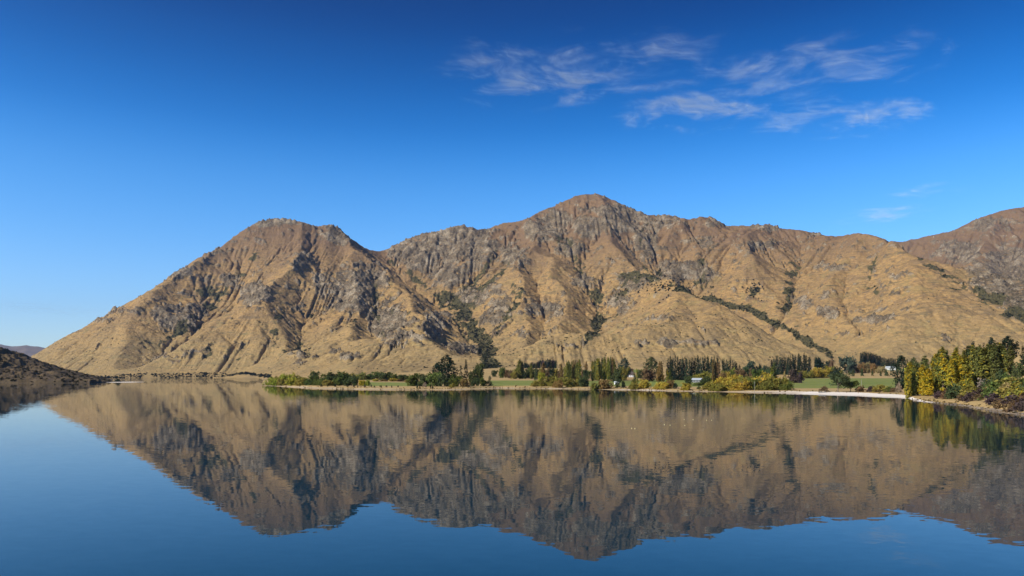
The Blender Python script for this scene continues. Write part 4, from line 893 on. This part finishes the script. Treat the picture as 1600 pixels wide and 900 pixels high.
for px, w, top, lb in [(1333, 6, 578, "dark round bush on the golden paddock, leftmost of the scattered bushes"), (1347, 6, 576, "dark bush on the golden paddock, second of the scattered bushes"), (1363, 4, 579, "small bush on the golden paddock in the middle of the scattered bushes"), (1376, 4, 580, "small dark bush left of the widest paddock bush"), (1385, 8, 579, "widest bush on the golden paddock near the dark end tree")]:
    T("paddock_bush", "shrub", px, w, top, 1480, "duskgreen", lb, "bush")
# --- small trees and bushes on the flat between
Z_ = [("round", 786, 12, 574, 1500, "duskgreen", "dark round tree right of the gully mouth"), ("round", 773, 9, 578, 1450, "duskgreen", "small dark tree left of the dark round one at the gully mouth"), ("round", 796, 11, 578, 1350, "green", "green tree in the row above the grassy gap"), ("poplar", 812, 9, 562, 1260, "poplar", "tallest green poplar above the grassy gap"),
    ("poplar", 816, 6, 565, 1260, "duskgreen", "dark poplar touching the tallest poplar above the gap"), ("round", 804, 12, 579, 1250, "olive", "olive tree at the foot of the tallest poplar above the gap"), ("round", 822, 13, 574, 1280, "duskgreen", "dark green tree right of the tallest poplar"), ("poplar", 830, 5, 567, 1250, "turning", "thin turning poplar right of the dark green tree"), ("conifer", 838, 9, 566, 1200, "duskgreen", "dark conifer left of the bright green dome tree"),
    ("poplar", 849, 6, 567, 1220, "russet", "brown poplar above the bright green dome tree"), ("conifer", 862, 13, 565, 1190, "dark", "tall dark conifer behind the tall olive bush"), ("poplar", 877, 5, 568, 1180, "russet", "slim brown poplar right of the tall dark conifer"), ("poplar", 916, 5, 565, 1250, "russet", "lone thin brown poplar between the two poplar rows"), ("round", 915, 9, 577, 1200, "duskgreen", "dark tree at the foot of the lone thin brown poplar")]
for kd, px, w, top, Y, c, lb in Z_: T({"round": "broadleaf_tree", "poplar": "poplar_tree", "conifer": "conifer_tree"}[kd], kd, px, w, top, Y, c, lb, "tree")
# --- far plantation on the right and the dark scrub line above the gap
def mtn_z(px, Y): 
    j = np.clip(np.searchsorted(mr, Y), 1, len(mr) - 1); i = np.clip(np.searchsorted(mc, px), 1, len(mc) - 1)
    return max(float(MZ2[j - 1:j + 1, i - 1:i + 1].min()), ground_z((px - CX) / F * Y, Y))
for i in range(22):
    px = 1344 + 33 * (i + .5) / 22; Y = 2420 + rt.uniform(0, 90)
    T("conifer_tree", "conifer", px, rt.uniform(6, 8), np.interp(px, [1342, 1352, 1378], [550, 549, 556]) + rt.uniform(-1, 1), Y, "pine", "dark pine in the far block plantation on the slope", "tree", "pines of the far block plantation", base=mtn_z(px, Y))
for i in range(9):
    px = 1378 + 22 * (i + .5) / 9; Y = 2200 + rt.uniform(0, 60)
    T("conifer_tree", "conifer", px, rt.uniform(6, 8), np.interp(px, [1378, 1400], [558, 560]) + rt.uniform(-1, 1), Y, "dark", "dark pine behind the far white shed", "tree", "pines behind the far white shed", base=mtn_z(px, Y))
for i in range(16):
    px = 820 + 50 * (i + .5) / 16; Y = 2360 + 8 * i + rt.uniform(0, 60)
    T("scrub_tree", "round", px, rt.uniform(3.5, 6.5), np.interp(px, [820, 840, 858, 870], [569, 565, 561, 562]) + rt.uniform(-2.2, 1.5), Y, rt.choice(["pine", "purple", "dark"]), "dark scrub tree in the strip on the slope above the gap", "tree", "scrub trees on the slope above the gap", base=mtn_z(px, Y))

belt("broadleaf_tree", "round", 782, 906, 19, 1290, 1390, [(780, 576), (815, 575), (850, 574), (906, 575)], 9.5, ["duskgreen", "green", "olive", "brown", "duskgreen"], "low rounded tree in the mixed band behind the olive shore bushes", "low mixed trees behind the olive shore bushes", 2.5)
belt("broadleaf_tree", "round", 908, 972, 9, 1200, 1300, [(906, 577), (972, 575)], 9.5, ["duskgreen", "olive", "brown", "green"], "low rounded tree at the foot of the tall poplar row", "low trees at the foot of the tall poplar row", 2.5)
belt("broadleaf_tree", "round", 1128, 1200, 9, 1010, 1120, [(1126, 577), (1200, 574)], 11, ["duskgreen", "olive", "brown", "green"], "low rounded tree between the willow mass and the conifer belts", "low trees behind the willow mass", 2.5)
# ------------------------------------------------------------------ wild scrub dotted over the slopes, the headland and the far shore
def scatter(name, P, S, seed, colour, label, per=9):
    """One mass of small bushes: P centres (n,3), S sizes (n,)."""
    r = np.random.default_rng(seed); N = len(P) * per
    s = np.repeat(S, per)[:, None]
    off = r.normal(0, 1, (N, 3)); off /= np.linalg.norm(off, axis=1, keepdims=True); off[:, 2] = np.abs(off[:, 2])
    pos = np.repeat(P, per, 0) + off * s * (0.5, 0.5, 0.55) * r.uniform(0.4, 1, (N, 1))
    nrm = off + 0.5 * r.normal(0, 1, (N, 3)); nrm /= np.linalg.norm(nrm, axis=1, keepdims=True)
    t = np.cross(nrm, r.normal(0, 1, (N, 3))); t /= np.linalg.norm(t, axis=1, keepdims=True); b = np.cross(nrm, t)
    q = s * 0.34 * r.uniform(0.7, 1.3, (N, 1))
    V = np.stack([pos - t * q, pos + b * q, pos + t * q, pos - b * q], 1).reshape(-1, 3)
    me, _ = poly_mesh(name, V, np.arange(N * 4).reshape(N, 4), smooth=False)
    attr(me, "tone", np.repeat(np.clip(np.repeat(r.uniform(0, 1, len(P)), per) * .6 + r.uniform(0, .4, N), 0, 1), 4)); attr(me, "turn", np.repeat(np.repeat(r.uniform(0.2, 1, len(P)), per), 4))
    o = link(name, me, LEAF, kind="stuff", label=label); o.color = colour
    return o
rs = np.random.default_rng(9)
wgt = (0.02 + 1.0 * SCRUB + 0.25 * sstep(0.1, 0.6, fbm(MX / 160, MY / 160, octaves=4, seed=121))) * sstep(900, 250, MZ2) * sstep(14, 40, MZ2) * (MY / 4000) ** 2
wgt[MY < 2620] = 0; wgt[MY > 6000] = 0
wgt[MPX > 1250] *= 0.45
pk = rs.choice(MX.size, 5200, replace=False, p=(wgt / wgt.sum()).reshape(-1))
scatter("mountain_scrub", MP.reshape(-1, 3)[pk] - (0, 0, 0.6), rs.uniform(4, 11, len(pk)) * (0.7 + 0.6 * SCRUB.reshape(-1)[pk]), 10, (.040, .042, .020, 0), "dark scrub dotted over the lower mountain slopes")
spx = np.concatenate([rs.normal(1035, 26, 130), rs.normal(1176, 7, 60)]); spy = np.concatenate([rs.normal(448, 9, 130), rs.normal(454, 6, 60)])
PPY = HZ - (MZ2 - HC) / MY * F; pts = []
for a_, b_ in zip(spx, spy):
    i_ = int(np.clip(np.searchsorted(mc, a_), 0, len(mc) - 1)); col_ = PPY[:, i_]; run = np.minimum.accumulate(col_)
    j_ = int(np.argmax(run <= b_))
    if j_ > 0: pts.append(MP[j_, i_])
scatter("mountain_scrub", np.array(pts), rs.uniform(6, 13, len(pts)), 11, (.022, .026, .016, 0), "dark bushes clustered on the golden spur and side slope")
ok = (dh > 6) & (HZZ > 1) & (HY < 1900)
pk = rs.choice(np.flatnonzero(ok.reshape(-1)), 1500, replace=False)
HP = np.stack([HX, HY, HZZ], -1).reshape(-1, 3)
scatter("hill_scrub", HP[pk] - (0, 0, 0.3), rs.uniform(1.8, 6.0, len(pk)), 12, (.062, .050, .026, 0), "dark scrub covering the left headland")
n_ = 900
tpx = np.where(rs.uniform(0, 1, n_) < 0.25, rs.uniform(352, 424, n_), rs.uniform(150, 352, n_)); tY = np.interp(tpx, [150, 352, 380, 400, 424], [3645, 3640, 3560, 3400, 3290]) + rs.uniform(0, 60, n_)
tp = np.array([((a - CX) / F * b, b, max(ground_z((a - CX) / F * b, b), mtn_z(a, b))) for a, b in zip(tpx, tY)])
big = np.where((tpx > 375) & (tpx < 425), 10, 7.5) * rs.uniform(0.5, 1.3, n_)
keep = (fbm(tpx / 22, tY / 200, octaves=3, seed=131) > -0.28) & (tp[:, 2] < 26)
scatter("shore_wood", tp[keep], big[keep], 13, (.026, .030, .018, 0), "dark wood lining the far left shore")
wpx = np.concatenate([rs.uniform(418, 1420, 900), rs.uniform(1425, 1610, 260)]); wd = np.concatenate([rs.gamma(2.0, 7.0, 900) + 4, rs.gamma(2.0, 4.0, 260) + 2]); wY = shore_y(wpx) + wd
wz, _ = ground((wpx - CX) / F * wY, wY)
thin = (fbm(wpx / 30, wd / 12, octaves=3, seed=141) > -0.15) & ((wpx < 1240) | (wpx > 1425) | (wd > 22))
scatter("shore_tussock", np.stack([(wpx - CX) / F * wY, wY, wz], 1)[thin], (rs.uniform(0.35, 1.25, len(wpx)) * (wY / 600) ** 0.6)[thin], 14, (.15, .105, .045, 0), "tufts of tussock and weed along the lake shore", 10)
for px, w, top, Y, lb in [(184, 14, 592.5, 1450, "dark round bush on the small gravel bar left"),]:
    tree("shrub", "shrub", px, w, top, Y, "dark", lb, "shrub", base=0.4)
# boulders along the foot of the near bank and stones at the headland
def rock_mesh(seed):
    r = np.random.default_rng(seed); u, v = np.meshgrid(np.linspace(0, 2 * math.pi, 13), np.linspace(math.pi - 0.02, 0.02, 8))
    k = 1 + 0.28 * fbm(np.cos(u) * np.sin(v) * 1.7 + seed, np.sin(u) * np.sin(v) * 1.7, np.cos(v) * 1.7, octaves=3, seed=seed)
    k[:, -1] = k[:, 0]
    me, _ = grid_mesh("boulder", np.stack([np.cos(u) * np.sin(v) * k, np.sin(u) * np.sin(v) * k * 0.8, np.cos(v) * k * 0.6], -1)); me.materials.append(M_ROCK); return me
M_ROCK = dirt("grey_stone", rgb(0.20, 0.165, 0.13), rgb(0.13, 0.105, 0.085), rgb(0.07, 0.055, 0.045), 0.6)
rks = [rock_mesh(s) for s in (1, 2, 3)]
for i in range(46):
    px = 1430 + 175 * rt.random() ** 0.9; Y = float(shore_y(px)) + rt.uniform(1, 9)
    o = bpy.data.objects.new("boulder", rks[i % 3]); COL.objects.link(o); x = (px - CX) / F * Y
    s = rt.uniform(0.25, 0.75); o.location = (x, Y, ground_z(x, Y) + 0.15 * s); o.scale = (s * rt.uniform(.8, 1.6), s, s); o.rotation_euler = (0, 0, rt.uniform(0, 6))
    o["label"] = "grey brown boulder on the stony shore of the near right bank"; o["category"] = "boulder"; o["group"] = "boulders along the near right shore"

# ------------------------------------------------------------------ farm buildings, posts, floats
def plain_mat(name, c, rough=0.7, metal=0.0, var=0.15):
    m, n, l = new_mat(name); nb = NB(n, l)
    geo = n.new("ShaderNodeNewGeometry"); a = nb.noise(geo.outputs["Position"], 0.8, 4, 0.6)
    bs = n.new("ShaderNodeBsdfPrincipled"); out = n.new("ShaderNodeOutputMaterial")
    l.new(nb.mix(nb.ramp(a, 0.3, 0.7), rgb(*c), rgb(*[v * (1 - var) for v in c])), bs.inputs["Base Color"])
    bs.inputs["Roughness"].default_value = rough; bs.inputs["Metallic"].default_value = metal
    l.new(bs.outputs[0], out.inputs["Surface"]); return m
M_WHITE, M_DROOF, M_PALE, M_GLASS, M_POST, M_BUOY, M_GREY = plain_mat("white_weatherboard", (.80, .78, .74)), plain_mat("brown_roof", (.09, .065, .05)), plain_mat("pale_iron_roof", (.44, .48, .50), 0.5), plain_mat("window_glass", (.03, .04, .05), 0.1), plain_mat("weathered_post", (.30, .27, .22)), plain_mat("float_yellow", (.72, .62, .26), 0.35), plain_mat("grey_board", (.36, .35, .33))
def boxes(name, L, mat, parent):
    V, Q = [], []
    for x0, x1, y0, y1, z0, z1 in L:
        o = len(V); V += [(x, y, z) for z in (z0, z1) for y in (y0, y1) for x in (x0, x1)]
        Q += [(o + a, o + b, o + c, o + d) for a, b, c, d in ((0, 2, 3, 1), (4, 5, 7, 6), (0, 1, 5, 4), (2, 6, 7, 3), (0, 4, 6, 2), (1, 3, 7, 5))]
    me, _ = poly_mesh(name, np.array(V, float), np.array(Q), smooth=False); return link(name, me, mat, parent)
def gable(name, w, d, z, h, over, t, mat, parent):
    """Two roof slopes with thickness, ridge along x."""
    V, Q = [], []
    x = w / 2 + over; y = d / 2 + over; e = z - over * h / (d / 2)
    for s in (-1, 1):
        o = len(V); V += [(-x, s * y, e), (x, s * y, e), (x, 0, z + h), (-x, 0, z + h), (-x, s * y, e + t), (x, s * y, e + t), (x, 0, z + h + t), (-x, 0, z + h + t)]
        Q += [(o + a, o + b, o + c, o + e_) for a, b, c, e_ in ((0, 1, 2, 3), (4, 7, 6, 5), (0, 4, 5, 1), (0, 3, 7, 4), (1, 5, 6, 2))]
    me, _ = poly_mesh(name, np.array(V, float), np.array(Q), smooth=False); return link(name, me, mat, parent)
def walls(w, d, z, h, mat, parent):
    x, y = w / 2, d / 2
    V = [(-x, -y, -1), (x, -y, -1), (x, y, -1), (-x, y, -1), (-x, -y, z), (x, -y, z), (x, y, z), (-x, y, z), (-x, 0, z + h), (x, 0, z + h)]
    me = bpy.data.meshes.new("wall"); me.from_pydata(V, [], [(0, 1, 5, 4), (2, 3, 7, 6), (1, 2, 6, 9, 5), (3, 0, 4, 8, 7)]); me.update(); return link("wall", me, mat, parent)
def building(name, px, Y, w, d, z, h, rot, mw, mr, label, cat, nwin, chimney=False, base=None):
    x = (px - CX) / F * Y; r = bpy.data.objects.new(name, None); COL.objects.link(r)
    r.location = (x, Y, (ground_z(x, Y) if base is None else base)); r.rotation_euler = (0, 0, rot); r["label"] = label; r["category"] = cat
    walls(w, d, z, h, mw, r); rf = gable("roof", w, d, z, h, 0.5, 0.15, mr, r)
    if chimney: boxes("chimney", [(w * .2, w * .2 + .9, -.45, .45, z + h * .6, z + h + 1.3)], M_GREY, rf)
    for i in range(nwin):
        u = -w / 2 + w * (i + 1) / (nwin + 1)
        fr = boxes("window", [(u - .75, u + .75, -d / 2 - .06, -d / 2 - .003, z * .35, z * .35 + 1.4)], M_GREY, r); boxes("pane", [(u - .6, u + .6, -d / 2 - .09, -d / 2 - .063, z * .35 + .12, z * .35 + 1.28)], M_GLASS, fr)
    boxes("door", [(w * .36, w * .36 + 1.1, -d / 2 - .07, -d / 2 - .003, 0, 2.1)], M_GREY, r)
    return r
building("farmhouse", 984.5, 1450, 15, 10, 4.6, 5.2, 0.06, M_WHITE, M_DROOF, "white walled house with dark brown roof among the trees", "house", 3, True)
building("farm_shed", 1085, 1010, 20, 11, 3.6, 2.4, 0.05, M_GREY, M_PALE, "long low shed with pale grey iron roof by the shelterbelt", "shed", 4)
building("farm_shed", 1391, 2080, 26, 13, 6.0, 4.0, -0.05, M_WHITE, M_PALE, "far white shed below the dark plantation", "shed", 3)
building("garden_hut", 963, 905, 4.5, 4, 2.4, 1.4, 0.1, M_WHITE, M_PALE, "small white hut on the pasture left of the house", "hut", 1)
def post(px, Y, h, r, label, cat="post", arm=False):
    x = (px - CX) / F * Y; V, Q = [], []; tube(V, Q, (0, 0, -.5), (0, 0, h), r, r * .7, 8)
    root = bpy.data.objects.new("utility_pole" if arm else "post", None); COL.objects.link(root); root.location = (x, Y, ground_z(x, Y)); root["label"] = label; root["category"] = cat
    me, _ = poly_mesh("shaft", np.array(V), np.array(Q)); link("shaft", me, M_POST, root)
    boxes("crossarm" if arm else "cap", [(-.9, .9, -.06, .06, h - .5, h - .36)] if arm else [(-r, r, -r, r, h + .003, h + .08)], M_POST, root)
post(1346, 800, 7.0, 0.22, "pale post standing before the green paddock right of the spreading tree", "post")
post(1179, 598, 8.6, 0.13, "thin pale pole in front of the big willow mass", "pole", True)
# white and yellow floats on the lake
def buoy_mesh():
    u, v = np.meshgrid(np.linspace(0, 2 * math.pi, 15), np.linspace(math.pi - 0.01, 0.01, 10)); r = 0.10 * (1 + 0.12 * (np.abs(v - math.pi / 2) < 0.2))
    return grid_mesh("float", np.stack([np.cos(u) * np.sin(v) * r, np.sin(u) * np.sin(v) * r, np.cos(v) * r], -1))[0]
bm_ = buoy_mesh(); bm_.materials.append(M_BUOY)
for px, py in [(987, 669.5), (992, 670), (1038, 663.5), (1047, 664.5), (1070, 665), (1069, 655.5), (1083, 655.8), (1104, 656.8), (1112, 656.8)]:
    Y = HC * F / (py - HZ); o = bpy.data.objects.new("float", bm_); COL.objects.link(o); o.location = ((px - CX) / F * Y, Y, 0.05)
    V, Q = [], []; tube(V, Q, (0, 0, .1), (0, 0, .24), .025, .02, 6); me, _ = poly_mesh("stub", np.array(V), np.array(Q)); link("stub", me, M_GREY, o)
    o["label"] = "small pale yellow float on the calm lake below the willows"; o["category"] = "buoy"; o["group"] = "floats on the lake"
# log on the white beach
x = (1300 - CX) / F * 540
V, Q = [], []; tube(V, Q, (-3, 0, .3), (2.6, .4, .45), .42, .25, 8); tube(V, Q, (1, .1, .5), (2, -.6, 1.5), .12, .04, 5); tube(V, Q, (-1, 0, .5), (-1.6, .3, 1.2), .1, .03, 5)
me, _ = poly_mesh("driftwood_log", np.array(V), np.array(Q)); o = link("driftwood_log", me, M_GREY, label="grey driftwood log on the white beach below the spreading tree", category="log"); o.location = (x, 556, ground_z(x, 556))

# ------------------------------------------------------------------ high cirrus: thin layers of ice cloud, each a closed volume far above the haze
def cloud(px, py, wpx, hpx, alt, dens, seed, tilt, label, streak=1.0):
    tanv = (HZ - py) / F; Y = alt / tanv; X = (px - CX) / F * Y
    y0 = alt / ((HZ - py + hpx / 2) / F); y1 = alt / ((HZ - py - hpx / 2) / F)
    sx, sy, sz = wpx / F * Y / 2 * 1.6, (y1 - y0) / 2 * 1.6, 45.0
    u, v = np.meshgrid(np.linspace(0, 2 * math.pi, 25), np.linspace(math.pi - 0.004, 0.004, 16))
    me, _ = grid_mesh("cloud", np.stack([np.cos(u) * np.sin(v), np.sin(u) * np.sin(v), np.cos(v)], -1))
    m, n, l = new_mat("cirrus"); nb = NB(n, l); out = n.new("ShaderNodeOutputMaterial"); pv = n.new("ShaderNodeVolumePrincipled")
    tc = n.new("ShaderNodeTexCoord"); ob = tc.outputs["Object"]
    mp = n.new("ShaderNodeMapping"); l.new(ob, mp.inputs["Vector"]); mp.inputs["Location"].default_value = (seed * 3.7, seed * 1.3, 0); mp.inputs["Scale"].default_value = (sx / 1000, sy / 1000, 0.15)
    # a slow swirl bends the fibres into hooks
    wa = n.new("ShaderNodeTexNoise"); l.new(mp.outputs[0], wa.inputs["Vector"]); wa.inputs["Scale"].default_value = 0.8; wa.inputs["Detail"].default_value = 2.0
    wb = n.new("ShaderNodeVectorMath"); wb.operation = 'MULTIPLY_ADD'; l.new(wa.outputs["Color"], wb.inputs[0]); wb.inputs[1].default_value = (1.5, 1.5, 0.0); l.new(mp.outputs[0], wb.inputs[2])
    big = nb.noise(mp.outputs[0], 0.9, 4, 0.6, 0.5)
    def fibre(rot, sc_, k, pw):
        q = n.new("ShaderNodeMapping"); q.vector_type = 'TEXTURE'; l.new(wb.outputs[0], q.inputs["Vector"]); q.inputs["Rotation"].default_value = (0, 0, rot); q.inputs["Scale"].default_value = (sc_, 1, 1)
        v = nb.noise(q.outputs[0], k, 6, 0.62, 0.4)
        return nb.math('POWER', nb.math('SUBTRACT', 1.0, nb.math('MULTIPLY', nb.math('ABSOLUTE', nb.math('SUBTRACT', v, 0.5)), 2.6), clamp=True), pw)
    strands = nb.math('ADD', nb.math('MULTIPLY', fibre(tilt, 6.5, 2.2, 7.5), 0.9), nb.math('MULTIPLY', fibre(tilt + 0.7, 4.0, 1.8, 8.5), 0.8))
    ln = n.new("ShaderNodeVectorMath"); ln.operation = 'LENGTH'; l.new(ob, ln.inputs[0])
    edge = nb.ramp(nb.math('ADD', ln.outputs["Value"], nb.math('MULTIPLY', nb.math('SUBTRACT', big, 0.5), 3.2)), 0.95, -0.15)
    d_ = nb.math('MULTIPLY', nb.math('MULTIPLY', nb.math('POWER', edge, 1.6), nb.ramp(ln.outputs["Value"], 1.0, 0.6)), strands)
    pv.inputs["Color"].default_value = rgb(0.84, 0.93, 1.0); pv.inputs["Anisotropy"].default_value = -0.42
    nb.set(pv.inputs["Density"], nb.math('MULTIPLY', d_, dens * 1.5)); l.new(pv.outputs[0], out.inputs["Volume"])
    m.cycles.volume_step_rate = 0.25
    o = link("cloud", me, m, label=label, category="cloud"); o.location = (X, (y0 + y1) / 2, alt + HC); o.scale = (sx, sy, sz)
cloud(838, 112, 240, 96, 5600, 0.0034, 1, 0.5, "brightest cirrus wisp, highest on the left of the cloud group")
cloud(1005, 98, 230, 84, 5700, 0.0018, 2, -0.3, "faint feathery cirrus right of the brightest wisp")
cloud(1170, 120, 150, 60, 5600, 0.0022, 3, 0.2, "small soft cirrus patch in the middle of the upper row")
cloud(1330, 97, 290, 80, 5800, 0.0016, 4, -0.35, "long cirrus streak rising to the upper right")
cloud(1085, 173, 180, 58, 5500, 0.0036, 5, 0.4, "bright pointed cirrus wisp in the lower row")
cloud(1235, 178, 170, 60, 5500, 0.0017, 6, 0.1, "faint cirrus veil between the two lower wisps")
cloud(1362, 186, 170, 52, 5500, 0.0030, 7, 0.3, "bright cirrus patch at the right end of the lower row")
cloud(1375, 336, 110, 26, 5200, 0.0011, 8, 0.0, "faint low cirrus smudge above the right ridge")
cloud(1452, 298, 100, 22, 5200, 0.0008, 9, 0.0, "fainter small cirrus smudge above the low one at right")
cloud(60, 482, 190, 26, 5200, 0.0002, 10, 0.0, "very faint pale cirrus band low above the left shore")
